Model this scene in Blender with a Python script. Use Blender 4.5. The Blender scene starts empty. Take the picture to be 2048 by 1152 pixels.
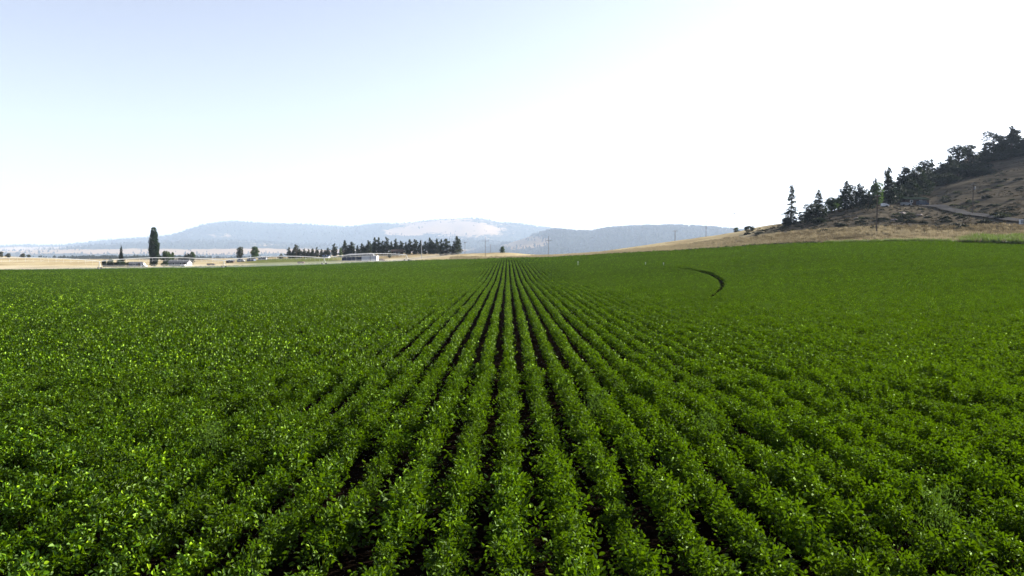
import bpy, math, random
import numpy as np
from math import radians as R, sin, cos, tan, pi

random.seed(7); rng = np.random.default_rng(11)
S = bpy.context.scene
COL = S.collection

# ------------------------------------------------------------------ camera, sky, sun, exposure
F = 1462.0; CX = 1024.0; CY = 576.0; HOR = 515.0
CAMZ = 4.55
PITCH = math.atan((CY - HOR) / F)
cam = bpy.data.cameras.new('camera'); camo = bpy.data.objects.new('camera', cam); COL.objects.link(camo)
cam.sensor_width = 36; cam.lens = F / 2048 * 36; cam.clip_start = 0.1; cam.clip_end = 40000
camo.location = (0, 0, CAMZ); camo.rotation_euler = (pi / 2 - PITCH, 0, 0)
S.camera = camo

SUN_AZ = R(61)      # clockwise from the view direction
SUN_EL = R(19)
w = bpy.data.worlds.new("World"); S.world = w; w.use_nodes = True
nt = w.node_tree; nt.nodes.clear()
sky = nt.nodes.new('ShaderNodeTexSky'); sky.sky_type = 'NISHITA'; sky.sun_disc = False
sky.sun_elevation = SUN_EL; sky.sun_rotation = SUN_AZ
sky.air_density = 1.0; sky.dust_density = 2.0; sky.ozone_density = 3.0; sky.altitude = 1200
bg = nt.nodes.new('ShaderNodeBackground'); bg.inputs[1].default_value = 0.059
wo = nt.nodes.new('ShaderNodeOutputWorld')
hsv = nt.nodes.new('ShaderNodeHueSaturation'); hsv.inputs['Saturation'].default_value = .5
tint = nt.nodes.new('ShaderNodeMix'); tint.data_type = 'RGBA'; tint.blend_type = 'MULTIPLY'; tint.inputs[0].default_value = 1; tint.inputs[7].default_value = (1.03, 1.0, 1.02, 1)
nt.links.new(sky.outputs[0], hsv.inputs['Color']); nt.links.new(hsv.outputs[0], tint.inputs[6]); nt.links.new(tint.outputs[2], bg.inputs[0]); nt.links.new(bg.outputs[0], wo.inputs[0])

sl = bpy.data.lights.new('sun', 'SUN'); sl.energy = 5.0; sl.angle = R(0.5); sl.color = (1, .93, .82)
so = bpy.data.objects.new('sun', sl); COL.objects.link(so)
# light travels along -Z of the lamp; direction to the sun:
sd = (sin(SUN_AZ) * cos(SUN_EL), cos(SUN_AZ) * cos(SUN_EL), sin(SUN_EL))
import mathutils
so.rotation_euler = mathutils.Vector(sd).to_track_quat('Z', 'Y').to_euler()
S.view_settings.view_transform = 'Standard'; S.view_settings.look = 'None'
S.view_settings.exposure = 2.05; S.view_settings.gamma = 1; S.view_settings.use_curve_mapping = False
S.render.engine = 'CYCLES'
S.cycles.max_bounces = 6; S.cycles.diffuse_bounces = 0; S.cycles.transmission_bounces = 2; S.cycles.volume_bounces = 1
S.cycles.transparent_max_bounces = 6

# ------------------------------------------------------------------ helpers
def at(px, py, Y):
    """world point seen at photo pixel (px, py), Y metres ahead"""
    x = (px - CX) / F; y = (CY - py) / F
    d = (x, cos(PITCH) + y * sin(PITCH), -sin(PITCH) + y * cos(PITCH))
    k = Y / d[1]
    return (d[0] * k, Y, CAMZ + d[2] * k)
def zat(py, Y): return at(CX, py, Y)[2]
def tag(o, label=None, cat=None, group=None, kind=None):
    if label: o['label'] = label
    if cat: o['category'] = cat
    if group: o['group'] = group
    if kind: o['kind'] = kind
    return o
def link(name, me, mat=None, parent=None):
    o = bpy.data.objects.new(name, me); COL.objects.link(o)
    if mat and me is not None and not me.materials: me.materials.append(mat)
    if parent: o.parent = parent
    return o
def empty(name, loc, rz=0):
    o = bpy.data.objects.new(name, None); COL.objects.link(o); o.location = loc; o.rotation_euler = (0, 0, rz)
    o.empty_display_size = .2
    return o
def mesh_np(name, V, Fc, mat=None, smooth=False):
    """V (n,3), Fc (m,k) same-size faces"""
    V = np.asarray(V, np.float32); Fc = np.asarray(Fc, np.int32)
    me = bpy.data.meshes.new(name)
    me.vertices.add(len(V)); me.vertices.foreach_set('co', V.ravel())
    m, k = Fc.shape
    me.loops.add(m * k); me.loops.foreach_set('vertex_index', Fc.ravel())
    me.polygons.add(m); me.polygons.foreach_set('loop_start', np.arange(0, m * k, k, dtype=np.int32))
    me.polygons.foreach_set('use_smooth', np.full(m, smooth))
    me.update(calc_edges=True)
    if mat: me.materials.append(mat)
    return me
class MB:
    def __init__(s): s.v = []; s.f = []
    def box(s, x0, x1, y0, y1, z0, z1):
        b = len(s.v)
        s.v += [(x0,y0,z0),(x1,y0,z0),(x1,y1,z0),(x0,y1,z0),(x0,y0,z1),(x1,y0,z1),(x1,y1,z1),(x0,y1,z1)]
        s.f += [tuple(b+i for i in q) for q in ((0,3,2,1),(4,5,6,7),(0,1,5,4),(1,2,6,5),(2,3,7,6),(3,0,4,7))]
        return s
    def tube(s, pts, rads, n=8):
        b = len(s.v); P = [mathutils.Vector(p) for p in pts]
        for i, p in enumerate(P):
            d = (P[min(i+1, len(P)-1)] - P[max(i-1, 0)]).normalized()
            a = d.orthogonal().normalized() if abs(d.z) < .9 else mathutils.Vector((1,0,0))
            c = d.cross(a).normalized(); a = c.cross(d).normalized()
            for k in range(n):
                t = 2*pi*k/n
                s.v.append(tuple(p + (a*cos(t) + c*sin(t))*rads[i]))
        for i in range(len(P)-1):
            for k in range(n):
                s.f.append((b+i*n+k, b+i*n+(k+1)%n, b+(i+1)*n+(k+1)%n, b+(i+1)*n+k))
        s.f.append(tuple(b+k for k in reversed(range(n)))); s.f.append(tuple(b+(len(P)-1)*n+k for k in range(n)))
        return s
    def prism(s, prof, y0, y1):
        """prof: (x,z) outline, counterclockwise seen from -Y"""
        b = len(s.v); n = len(prof)
        s.v += [(x, y0, z) for x, z in prof] + [(x, y1, z) for x, z in prof]
        s.f.append(tuple(b+i for i in range(n))); s.f.append(tuple(b+n+i for i in reversed(range(n))))
        for i in range(n):
            j = (i+1) % n; s.f.append((b+i, b+n+i, b+n+j, b+j))
        return s
    def mesh(s, name, mat=None):
        me = bpy.data.meshes.new(name); me.from_pydata(s.v, [], s.f); me.update()
        if mat: me.materials.append(mat)
        return me
    def build(s, name, mat, parent=None): return link(name, s.mesh(name, mat), None, parent)

# smooth value noise in numpy
def vnoise(x, y, sc, seed=0):
    x = np.asarray(x, float) / sc; y = np.asarray(y, float) / sc
    xi = np.floor(x); yi = np.floor(y); fx = x - xi; fy = y - yi
    fx = fx*fx*(3-2*fx); fy = fy*fy*(3-2*fy)
    def h(a, b):
        t = np.sin(a*127.1 + b*311.7 + seed*74.7) * 43758.5453
        return t - np.floor(t)
    return (h(xi,yi)*(1-fx)*(1-fy) + h(xi+1,yi)*fx*(1-fy) + h(xi,yi+1)*(1-fx)*fy + h(xi+1,yi+1)*fx*fy)*2 - 1
def fbm(x, y, sc, o=4, seed=0):
    r = 0; a = 1; t = 0
    for i in range(o): r = r + a*vnoise(x, y, sc/2**i, seed+i*3); t += a; a *= .5
    return r / t

# ------------------------------------------------------------------ terrain function
# per photo column: (distance, height) of the bare ground, visible columns measured off the photograph
def G(py, Y, off=0.0): return (Y, zat(py, Y) + off)
FE = [(-900, 330), (0, 335), (230, 350), (450, 388), (650, 405), (755, 428), (820, 432), (915, 372), (1015, 312), (1097, 290), (1200, 265), (1350, 232),
      (1460, 215), (1540, 200), (1650, 185), (1750, 175), (1850, 165), (1945, 158), (2048, 150), (2600, 135)]
COLS = {
 -600: [(60,0),(200,0),(332,-1.6),(500,-1.2),(650,3),(800,9),(1000,6),(1500,0),(9000,0)],
 0:    [(60,0),(200,0),(300,-1.2),(332,-1.7),(500,-1.0),(650,2.5),(800,6.0),(1000,4),(1500,0),(9000,0)],
 100:  [(60,0),(200,0),(300,-1.1),(335,-1.6),(500,-.6),(650,1.4),(780,4.0),(1000,2),(1500,0),(9000,0)],
 230:  [(60,0),(200,0),(315,-1.0),(350,-1.0),(420,-1.0),(500,-.8),(800,.8),(1500,1),(9000,0)],
 450:  [(60,0),(200,0),(352,-.9),(388,-.6),(430,-.1),(470,1),(520,3.2),(620,3.2),(1000,1),(9000,0)],
 650:  [(60,0),(180,0),(300,-.3),(390,.25),(410,.6),(440,2),(480,4.6),(540,6.0),(700,4),(1200,0),(9000,0)],
 720:  [(60,0),(180,0),(300,.2),(428,1.4),(440,2.2),(470,2.6),(500,6),(540,8),(700,5),(1200,0),(9000,0)],
 820:  [(60,0),(150,0),(300,.9),(428,1.9),(450,2.8),(480,4.5),(520,7.7),(560,8.5),(700,4),(1200,0),(9000,0)],
 915:  [(60,0),(150,.1),(250,1.4),(360,2.8),(400,3.4),(470,6.6),(520,7.2),(700,3),(1200,0),(9000,0)],
 1015: [(60,0),(120,.2),(200,1.9),(266,3.3),(312,3.8),(350,4.4),(420,6.3),(455,8.2),(500,8),(700,3),(1200,0),(9000,0)],
 1097: [(60,0),(120,.3),(200,2.3),G(514,290,-.6),(340,5.2),G(508.5,400),(440,6.0),(600,2),(1000,0),(9000,0)],
 1200: [(60,0),(120,.5),(180,2.5),G(508.5,265,-.6),(300,6.0),G(502,380),(430,6.5),(600,2),(1000,0),(9000,0)],
 1350: [(50,0),(90,.2),(120,1.0),(170,3.7),G(500,232,-.6),(260,7.6),G(489,330),G(481,400),(450,12),(600,4),(1000,0),(9000,0)],
 1460: [(50,0),(90,.3),(120,1.3),(160,3.9),G(494,215,-.6),G(484,250),G(464,370),(420,17),(600,8),(1000,0),(9000,0)],
 1540: [(50,0),(85,.4),(120,2.1),(160,5.0),G(488,200,-.6),G(471,245),G(458,290),G(450,335),(400,20),(600,10),(1200,0),(9000,0)],
 1600: [(50,0),(85,.4),(120,2.5),(160,5.7),G(486,192,-.6),G(467,232),G(452,280),G(444,310),(400,22),(600,12),(1200,0),(9000,0)],
 1650: [(50,0),(85,.5),(120,2.9),(150,5.4),G(485,185,-.6),G(466,222),G(445,270),G(428,300),(400,28),(600,18),(1500,0),(9000,0)],
 1750: [(50,0),(80,.5),(115,3.0),(145,5.5),G(482.5,175,-.6),G(469,203),G(440,250),G(412,292),G(408,320),G(395,370),(500,45),(900,20),(2000,0),(9000,0)],
 1850: [(50,0),(80,.5),(110,3.0),(140,5.7),G(481,165,-.6),G(464,198),G(436,250),G(411,297),G(407,320),G(378,370),G(345,460),(700,50),(2000,0),(9000,0)],
 1945: [(50,0),(75,.5),(105,2.8),(135,5.3),G(483,158,-.6),G(462,195),G(431,240),G(368,350),G(345,400),G(308,470),(700,80),(2000,0),(9000,0)],
 2048: [(45,0),(75,.6),(100,2.6),(130,5.2),G(486,150,-.6),G(460,190),G(352,340),G(328,375),G(298,440),(700,100),(2000,0),(9000,0)],
 2700: [(45,0),(75,1.0),(100,3.5),(130,6.5),(140,8),(190,22),(340,85),(400,118),(700,190),(2000,0),(9000,0)],  # unseen hill past the frame, raised to throw shade on the slope
}
_us = np.array([(k - CX) / F for k in COLS])
_ys = np.concatenate([np.linspace(0, 100, 21), np.geomspace(105, 9000, 220)])
_tab = []
for k, pr in COLS.items():
    p = np.array([(0, 0)] + pr, float)
    _tab.append(np.interp(_ys, p[:, 0], p[:, 1]))
_tab = np.array(_tab)
for _ in range(3): _tab[:, 1:-1] = (_tab[:, :-2] + 2*_tab[:, 1:-1] + _tab[:, 2:]) / 4
_uf = np.linspace(_us[0], _us[-1], 500)
_fine = np.array([np.interp(_uf, _us, _tab[:, j]) for j in range(len(_ys))]).T
ker = np.hanning(13); ker /= ker.sum()
_fine = np.array([np.convolve(np.pad(_fine[:, j], 6, 'edge'), ker, 'valid') for j in range(len(_ys))]).T
def edgeY(u): return np.interp(np.asarray(u)*F + CX, [a for a, b in FE], [b for a, b in FE])
def H(X, Y):
    X = np.asarray(X, float); Y = np.asarray(Y, float)
    Yc = np.clip(Y, 30, 9000); u = np.clip(X / Yc, _uf[0], _uf[-1])
    fi = (u - _uf[0]) / (_uf[1] - _uf[0]); i = np.clip(fi.astype(int), 0, len(_uf)-2); fi = fi - i
    j = np.clip(np.searchsorted(_ys, Yc) - 1, 0, len(_ys)-2); fj = (Yc - _ys[j]) / (_ys[j+1] - _ys[j])
    z = (_fine[i,j]*(1-fi)*(1-fj) + _fine[i+1,j]*fi*(1-fj) + _fine[i,j+1]*(1-fi)*fj + _fine[i+1,j+1]*fi*fj)
    ed = edgeY(u); out = np.clip((Yc - ed - 15) / 60, 0, 1) * np.clip((1500 - Yc) / 500, 0, 1)
    z = z + out * fbm(X, Y, 45, 4, 3) * (0.5 + np.clip(z - 8, 0, 20) * .09)
    z = z + .12 * fbm(X, Y, 40, 2, 9) * np.clip(Yc / 60 - .5, 0, 1)
    return z
def h(X, Y): return float(H(X, Y))

# ------------------------------------------------------------------ materials
def mat_new(name):
    m = bpy.data.materials.new(name); m.use_nodes = True; n = m.node_tree; n.nodes.clear()
    return m, n
def N(n, t, **k):
    x = n.nodes.new(t)
    for a, b in k.items():
        if isinstance(a, str) and a.startswith('i_'): x.inputs[a[2:]].default_value = b
        else: setattr(x, a, b)
    return x
def simple(name, col, rough=.7, metal=0, var=.15, scale=3.0, spec=.4):
    m, n = mat_new(name); L = n.links.new
    p = N(n, 'ShaderNodeBsdfPrincipled'); o = N(n, 'ShaderNodeOutputMaterial')
    p.inputs['Roughness'].default_value = rough; p.inputs['Metallic'].default_value = metal
    p.inputs['Specular IOR Level'].default_value = spec
    t = N(n, 'ShaderNodeTexNoise'); t.inputs['Scale'].default_value = scale; t.inputs['Detail'].default_value = 5
    tc = N(n, 'ShaderNodeTexCoord'); L(tc.outputs['Object'], t.inputs['Vector'])
    r = N(n, 'ShaderNodeValToRGB')
    r.color_ramp.elements[0].position = .3; r.color_ramp.elements[1].position = .7
    r.color_ramp.elements[0].color = (*[c*(1-var) for c in col], 1); r.color_ramp.elements[1].color = (*[min(1, c*(1+var)) for c in col], 1)
    L(t.outputs['Fac'], r.inputs[0]); L(r.outputs[0], p.inputs['Base Color']); L(p.outputs[0], o.inputs[0])
    return m
AL = .66      # dry ground and foliage reflect little
def ramp(n, stops):
    r = N(n, 'ShaderNodeValToRGB'); e = r.color_ramp.elements
    while len(e) < len(stops): e.new(.5)
    for i, (p, c) in enumerate(stops): e[i].position = p; e[i].color = (*[q*AL for q in c], 1)
    return r
def leaf_mat(name, cols, trans=.3, tcol=(.14,.26,.02), rough=.4, spec=.5, big=None, glint=0):
    """leaf colour varies leaf by leaf and plant by plant; light passes through"""
    m, n = mat_new(name); L = n.links.new
    g = N(n, 'ShaderNodeNewGeometry'); oi = N(n, 'ShaderNodeObjectInfo')
    r = ramp(n, cols)
    a = N(n, 'ShaderNodeMath', operation='MULTIPLY'); a.inputs[1].default_value = .86; L(g.outputs['Random Per Island'], a.inputs[0])
    b = N(n, 'ShaderNodeMath', operation='MULTIPLY_ADD'); b.inputs[1].default_value = .14; L(oi.outputs['Random'], b.inputs[0]); L(a.outputs[0], b.inputs[2])
    L(b.outputs[0], r.inputs[0])
    col = r.outputs[0]
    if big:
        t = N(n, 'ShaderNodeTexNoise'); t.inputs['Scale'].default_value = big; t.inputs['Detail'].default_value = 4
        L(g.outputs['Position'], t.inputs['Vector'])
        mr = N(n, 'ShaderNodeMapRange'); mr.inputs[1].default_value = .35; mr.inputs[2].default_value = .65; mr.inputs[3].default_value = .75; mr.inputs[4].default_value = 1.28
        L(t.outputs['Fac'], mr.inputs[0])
        t2 = N(n, 'ShaderNodeTexNoise'); t2.inputs['Scale'].default_value = big*26; t2.inputs['Detail'].default_value = 3  # fine mottle puts shade specks between plant tops into the colour
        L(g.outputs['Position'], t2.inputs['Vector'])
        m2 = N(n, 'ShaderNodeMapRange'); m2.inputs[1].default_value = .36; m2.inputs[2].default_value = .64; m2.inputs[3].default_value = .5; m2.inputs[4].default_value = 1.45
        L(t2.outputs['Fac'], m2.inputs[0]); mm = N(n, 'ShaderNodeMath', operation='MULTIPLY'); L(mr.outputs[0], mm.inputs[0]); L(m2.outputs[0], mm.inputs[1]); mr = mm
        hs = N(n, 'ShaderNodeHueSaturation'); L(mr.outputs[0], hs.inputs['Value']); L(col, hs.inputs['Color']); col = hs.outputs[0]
    p = N(n, 'ShaderNodeBsdfPrincipled'); L(col, p.inputs['Base Color'])
    p.inputs['Roughness'].default_value = rough; p.inputs['Specular IOR Level'].default_value = spec
    tr = N(n, 'ShaderNodeBsdfTranslucent'); tr.inputs[0].default_value = (*[q*AL for q in tcol], 1)
    mx = N(n, 'ShaderNodeMixShader'); mx.inputs[0].default_value = trans
    o = N(n, 'ShaderNodeOutputMaterial')
    L(p.outputs[0], mx.inputs[1]); L(tr.outputs[0], mx.inputs[2]); L(mx.outputs[0], o.inputs[0])
    if glint:
        gl = N(n, 'ShaderNodeBsdfGlossy'); gl.inputs['Color'].default_value = (.75, 1, .45, 1); gl.inputs['Roughness'].default_value = .52
        m3 = N(n, 'ShaderNodeMixShader'); m3.inputs[0].default_value = glint; L(mx.outputs[0], m3.inputs[1]); L(gl.outputs[0], m3.inputs[2]); L(m3.outputs[0], o.inputs[0])
    return m

M = {}
M['crop'] = leaf_mat('crop_leaf', [(0,(.002,.010,.0005)),(.47,(.008,.034,.0005)),(.69,(.060,.142,.0005)),(.86,(.20,.36,.003)),(.99,(.26,.38,.008)),(1,(.34,.30,.02))], .15, (.24,.46,.002), .6, 0, .035, .02)  # mostly dark leaves with a few bright ones, standing in for shade and highlights
M['weed'] = leaf_mat('weed_leaf', [(0,(.12,.17,.03)),(1,(.26,.30,.08))], .3, (.16,.26,.04), .6, .3)
M['conifer'] = leaf_mat('conifer_needles', [(0,(.006,.014,.007)),(.6,(.014,.027,.012)),(1,(.032,.048,.018))], .12, (.04,.07,.02), .7, .2)
M['juniper'] = leaf_mat('juniper_needles', [(0,(.035,.060,.030)),(.6,(.075,.110,.050)),(1,(.16,.17,.085))], .12, (.05,.08,.03), .7, .2)
M['broad'] = leaf_mat('broad_leaves', [(0,(.020,.045,.012)),(.6,(.038,.080,.018)),(1,(.070,.125,.028))], .3, (.08,.16,.02), .55, .3)
M['bright'] = leaf_mat('light_green_leaves', [(0,(.03,.065,.012)),(1,(.07,.125,.022))], .3, (.09,.19,.02), .55, .3)  # lighter green foliage of a few trees
M['poplar'] = leaf_mat('poplar_leaves', [(0,(.010,.028,.009)),(.6,(.018,.045,.012)),(1,(.032,.068,.016))], .22, (.05,.11,.02), .55, .3)
M['dull'] = leaf_mat('dusty_leaves', [(0,(.06,.075,.04)),(1,(.13,.13,.08))], .2, (.1,.12,.05), .7, .2)
M['sage'] = leaf_mat('sage_leaves', [(0,(.035,.045,.030)),(1,(.075,.085,.055))], .1, (.05,.06,.03), .8, .2)
M['straw'] = leaf_mat('straw', [(0,(.16,.13,.07)),(.7,(.33,.26,.145)),(1,(.54,.43,.25))], .2, (.35,.28,.16), .8, .1, .12)  # darker straw, shade of the right-hand grass band put into its colour
M['deadgrass'] = leaf_mat('dead_grass', [(0,(.06,.05,.03)),(.7,(.12,.095,.058)),(1,(.24,.19,.115))], .1, (.10,.08,.05), .9, 0)  # dead grass of the hill, darkened along with the shaded slope
M['pale_lit_straw'] = leaf_mat('pale_lit_straw', [(0,(.34,.28,.17)),(1,(.58,.49,.32))], .3, (.48,.40,.24), .8, .1)  # pale grass, also the lit copy of the straw
M['bark'] = simple('bark', (.07,.05,.035), .9)
M['polewood'] = simple('pole_wood', (.10,.075,.055), .85)
M['white'] = simple('white_paint', (.78,.78,.77), .5, 0, .05)
M['roofgrey'] = simple('grey_metal_roof', (.12,.125,.135), .7, .2, .15)
M['darkwall'] = simple('blue_wall', (.035,.055,.11), .6)
M['brown'] = simple('brown_wall', (.06,.036,.027), .9)
M['roofgreen'] = simple('green_roof', (.02,.028,.022), .9, 0, .15, 3, 0)
M['greywall'] = simple('grey_wall', (.25,.26,.27), .6)
M['galv'] = simple('galvanised_steel', (.72,.74,.75), .4, .3, .08)
M['tyre'] = simple('tyre_rubber', (.012,.012,.013), .9)
M['glass'] = simple('dark_glass', (.02,.03,.04), .15, 0, .05, 1, .8)
M['rock'] = simple('boulder_stone', (.20,.16,.14), .9, 0, .3, 2)
M['gravel'] = simple('gravel', (.085,.083,.083), 1, 0, .25, .8, 0)
M['blue'] = simple('blue_paint', (.02,.04,.08), .4)
M['rust'] = simple('dark_red_paint', (.12,.035,.03), .6)

# ground: attribute zones (crop soil, lawn green, track dirt) over dry grass
def ground_mat():
    m, n = mat_new('ground'); L = n.links.new
    g = N(n, 'ShaderNodeNewGeometry')
    at_ = N(n, 'ShaderNodeAttribute', attribute_name='zone'); sp = N(n, 'ShaderNodeSeparateColor'); L(at_.outputs['Color'], sp.inputs[0])
    def noise(sc, det=6, ro=.6, vec=None):
        t = N(n, 'ShaderNodeTexNoise'); t.inputs['Scale'].default_value = sc; t.inputs['Detail'].default_value = det; t.inputs['Roughness'].default_value = ro
        L(vec or g.outputs['Position'], t.inputs['Vector']); return t.outputs['Fac']
    mp = N(n, 'ShaderNodeMapping'); mp.inputs['Scale'].default_value = (1, .35, 3); L(g.outputs['Position'], mp.inputs['Vector'])
    dry = ramp(n, [(.25,(.27,.21,.12)),(.42,(.46,.37,.215)),(.55,(.62,.52,.32)),(.72,(.74,.64,.43))])
    L(noise(.045, 8, .68, mp.outputs[0]), dry.inputs[0])
    # scrub-covered hillside: browner, with grey green, and darkened for the slope's shade
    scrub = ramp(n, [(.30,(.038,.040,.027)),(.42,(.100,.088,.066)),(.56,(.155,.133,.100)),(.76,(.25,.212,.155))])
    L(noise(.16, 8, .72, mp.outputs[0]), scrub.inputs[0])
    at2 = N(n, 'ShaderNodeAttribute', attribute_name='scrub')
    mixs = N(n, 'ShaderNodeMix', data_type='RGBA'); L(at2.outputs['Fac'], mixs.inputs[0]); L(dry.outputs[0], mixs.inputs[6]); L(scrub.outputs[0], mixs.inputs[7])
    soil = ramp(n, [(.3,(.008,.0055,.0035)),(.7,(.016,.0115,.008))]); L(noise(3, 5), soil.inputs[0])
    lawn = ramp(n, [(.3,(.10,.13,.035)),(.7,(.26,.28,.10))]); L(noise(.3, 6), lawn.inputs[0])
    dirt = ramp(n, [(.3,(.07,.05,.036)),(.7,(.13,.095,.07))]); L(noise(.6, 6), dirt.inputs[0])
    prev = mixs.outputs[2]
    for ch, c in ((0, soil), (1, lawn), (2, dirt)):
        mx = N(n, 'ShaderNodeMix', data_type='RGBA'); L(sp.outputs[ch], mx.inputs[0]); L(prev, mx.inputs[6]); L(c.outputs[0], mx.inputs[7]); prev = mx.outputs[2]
    p = N(n, 'ShaderNodeBsdfPrincipled'); p.inputs['Roughness'].default_value = 1; p.inputs['Specular IOR Level'].default_value = 0
    L(prev, p.inputs['Base Color'])
    bp = N(n, 'ShaderNodeBump'); bp.inputs['Strength'].default_value = .8; bp.inputs['Distance'].default_value = .5
    L(noise(.7, 8, .7), bp.inputs['Height']); L(bp.outputs[0], p.inputs['Normal'])
    o = N(n, 'ShaderNodeOutputMaterial'); L(p.outputs[0], o.inputs[0])
    return m
M['ground'] = ground_mat()

# ------------------------------------------------------------------ ground sheet
ang = np.concatenate([np.linspace(-180, -64, 40)[:-1], np.linspace(-64, 64, 900), np.linspace(64, 180, 40)[1:-1]])
ang = np.radians(ang); rad = np.concatenate([np.linspace(.5, 140, 40), np.geomspace(143, 1200, 300), np.geomspace(1230, 18000, 48)])
A, RR = np.meshgrid(ang, rad, indexing='ij')
GX = np.sin(A)*RR; GY = np.cos(A)*RR; GZ = H(GX, GY)
na, nr = A.shape
V = np.stack([GX, GY, GZ], -1).reshape(-1, 3); V = np.vstack([V, [[0, 0, 0]]])
ii, jj = np.meshgrid(np.arange(na), np.arange(nr-1), indexing='ij')
i2 = (ii+1) % na
Q = np.stack([ii*nr+jj, ii*nr+jj+1, i2*nr+jj+1, i2*nr+jj], -1).reshape(-1, 4)[:, ::-1]
cen = np.stack([np.full(na, na*nr), np.full(na, na*nr), ((np.arange(na)+1) % na)*nr, np.arange(na)*nr], -1)
me = mesh_np('ground', V, Q, M['ground'], True)
# zones
X, Y = V[:, 0], V[:, 1]; Yc = np.clip(Y, 30, None); U = X / Yc; PX = U*F + CX; ED = edgeY(U)
front = (Y > -600)
wob = fbm(X, Y, 25, 3, 5) * 1.5
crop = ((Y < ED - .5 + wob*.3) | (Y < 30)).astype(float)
lawn = np.clip(1 - np.abs(PX - 590) / 130, 0, 1) * ((Y > ED) & (Y < 505)); lawn = np.clip(lawn*2.2 + fbm(X, Y, 20, 3)*.5*(lawn > 0), 0, 1)
lawn = np.maximum(lawn, .8*np.clip((330 - np.abs(PX + 0))/200, 0, 1)*((Y > ED) & (Y < ED + 14)))
lawn = np.maximum(lawn, .9*np.clip(1 - np.abs(PX - 2000)/110, 0, 1)**.5*((Y > ED) & (Y < ED + 10)))
dirt = ((Y > ED) & (Y < ED + 7 + wob) & (PX > 1030) & (PX < 1640)).astype(float) * np.clip((PX - 1030)/150, 0, 1)
dirt = np.maximum(dirt, .55*((np.abs(Y - (330 + 60*np.clip((1500-PX)/200, 0, 1)) - (PX-1400)*.2) < 2.0) & (PX > 1330) & (PX < 1500)))
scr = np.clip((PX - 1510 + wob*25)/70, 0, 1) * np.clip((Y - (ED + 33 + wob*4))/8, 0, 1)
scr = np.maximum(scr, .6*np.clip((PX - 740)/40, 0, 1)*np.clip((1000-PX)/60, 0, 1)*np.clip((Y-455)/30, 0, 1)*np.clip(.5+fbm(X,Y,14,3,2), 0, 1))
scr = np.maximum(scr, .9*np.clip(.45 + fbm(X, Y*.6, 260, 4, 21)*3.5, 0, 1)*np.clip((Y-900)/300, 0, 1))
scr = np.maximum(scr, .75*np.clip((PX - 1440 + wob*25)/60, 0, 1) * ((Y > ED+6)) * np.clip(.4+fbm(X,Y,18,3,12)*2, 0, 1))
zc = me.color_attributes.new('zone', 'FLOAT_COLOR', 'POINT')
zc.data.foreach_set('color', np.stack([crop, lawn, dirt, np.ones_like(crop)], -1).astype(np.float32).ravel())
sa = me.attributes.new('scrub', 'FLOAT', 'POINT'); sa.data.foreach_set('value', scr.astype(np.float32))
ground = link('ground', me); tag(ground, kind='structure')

# ------------------------------------------------------------------ scatter object (points + instanced source meshes)
def scatter(name, P, rz, sc, idx, sources, mat=None, rx=None):
    me = bpy.data.meshes.new(name); n = len(P)
    me.vertices.add(n); me.vertices.foreach_set('co', np.asarray(P, np.float32).ravel())
    rot = np.zeros((n, 3), np.float32); rot[:, 2] = rz
    if rx is not None: rot[:, 0] = rx
    a = me.attributes.new('rot', 'FLOAT_VECTOR', 'POINT'); a.data.foreach_set('vector', rot.ravel())
    s3 = np.asarray(sc, np.float32)
    if s3.ndim == 1: s3 = np.stack([s3]*3, -1)
    a = me.attributes.new('scl', 'FLOAT_VECTOR', 'POINT'); a.data.foreach_set('vector', s3.ravel())
    a = me.attributes.new('idx', 'INT', 'POINT'); a.data.foreach_set('value', np.asarray(idx, np.int32))
    o = link(name, me)
    src = bpy.data.collections.new(name + '_sources')
    for i, sm in enumerate(sources):
        src.objects.link(bpy.data.objects.new('%s_source_%03d' % (name, i), sm))
    ng = bpy.data.node_groups.new(name, 'GeometryNodeTree')
    ng.interface.new_socket('Geometry', in_out='INPUT', socket_type='NodeSocketGeometry')
    ng.interface.new_socket('Geometry', in_out='OUTPUT', socket_type='NodeSocketGeometry')
    L = ng.links.new; I = ng.nodes.new('NodeGroupInput'); O = ng.nodes.new('NodeGroupOutput')
    ci = ng.nodes.new('GeometryNodeCollectionInfo'); ci.inputs[0].default_value = src; ci.inputs['Separate Children'].default_value = True; ci.inputs['Reset Children'].default_value = True
    ip = ng.nodes.new('GeometryNodeInstanceOnPoints'); ip.inputs['Pick Instance'].default_value = True
    def att(nm, ty):
        x = ng.nodes.new('GeometryNodeInputNamedAttribute'); x.data_type = ty; x.inputs[0].default_value = nm
        return next(q for q in x.outputs if q.enabled and q.name == 'Attribute')
    e2r = ng.nodes.new('FunctionNodeEulerToRotation')
    L(att('rot', 'FLOAT_VECTOR'), e2r.inputs[0])
    L(I.outputs[0], ip.inputs['Points']); L(ci.outputs[0], ip.inputs['Instance']); L(att('idx', 'INT'), ip.inputs['Instance Index'])
    L(e2r.outputs[0], ip.inputs['Rotation']); L(att('scl', 'FLOAT_VECTOR'), ip.inputs['Scale']); L(ip.outputs[0], O.inputs[0])
    md = o.modifiers.new('scatter', 'NODES'); md.node_group = ng
    return o

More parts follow.
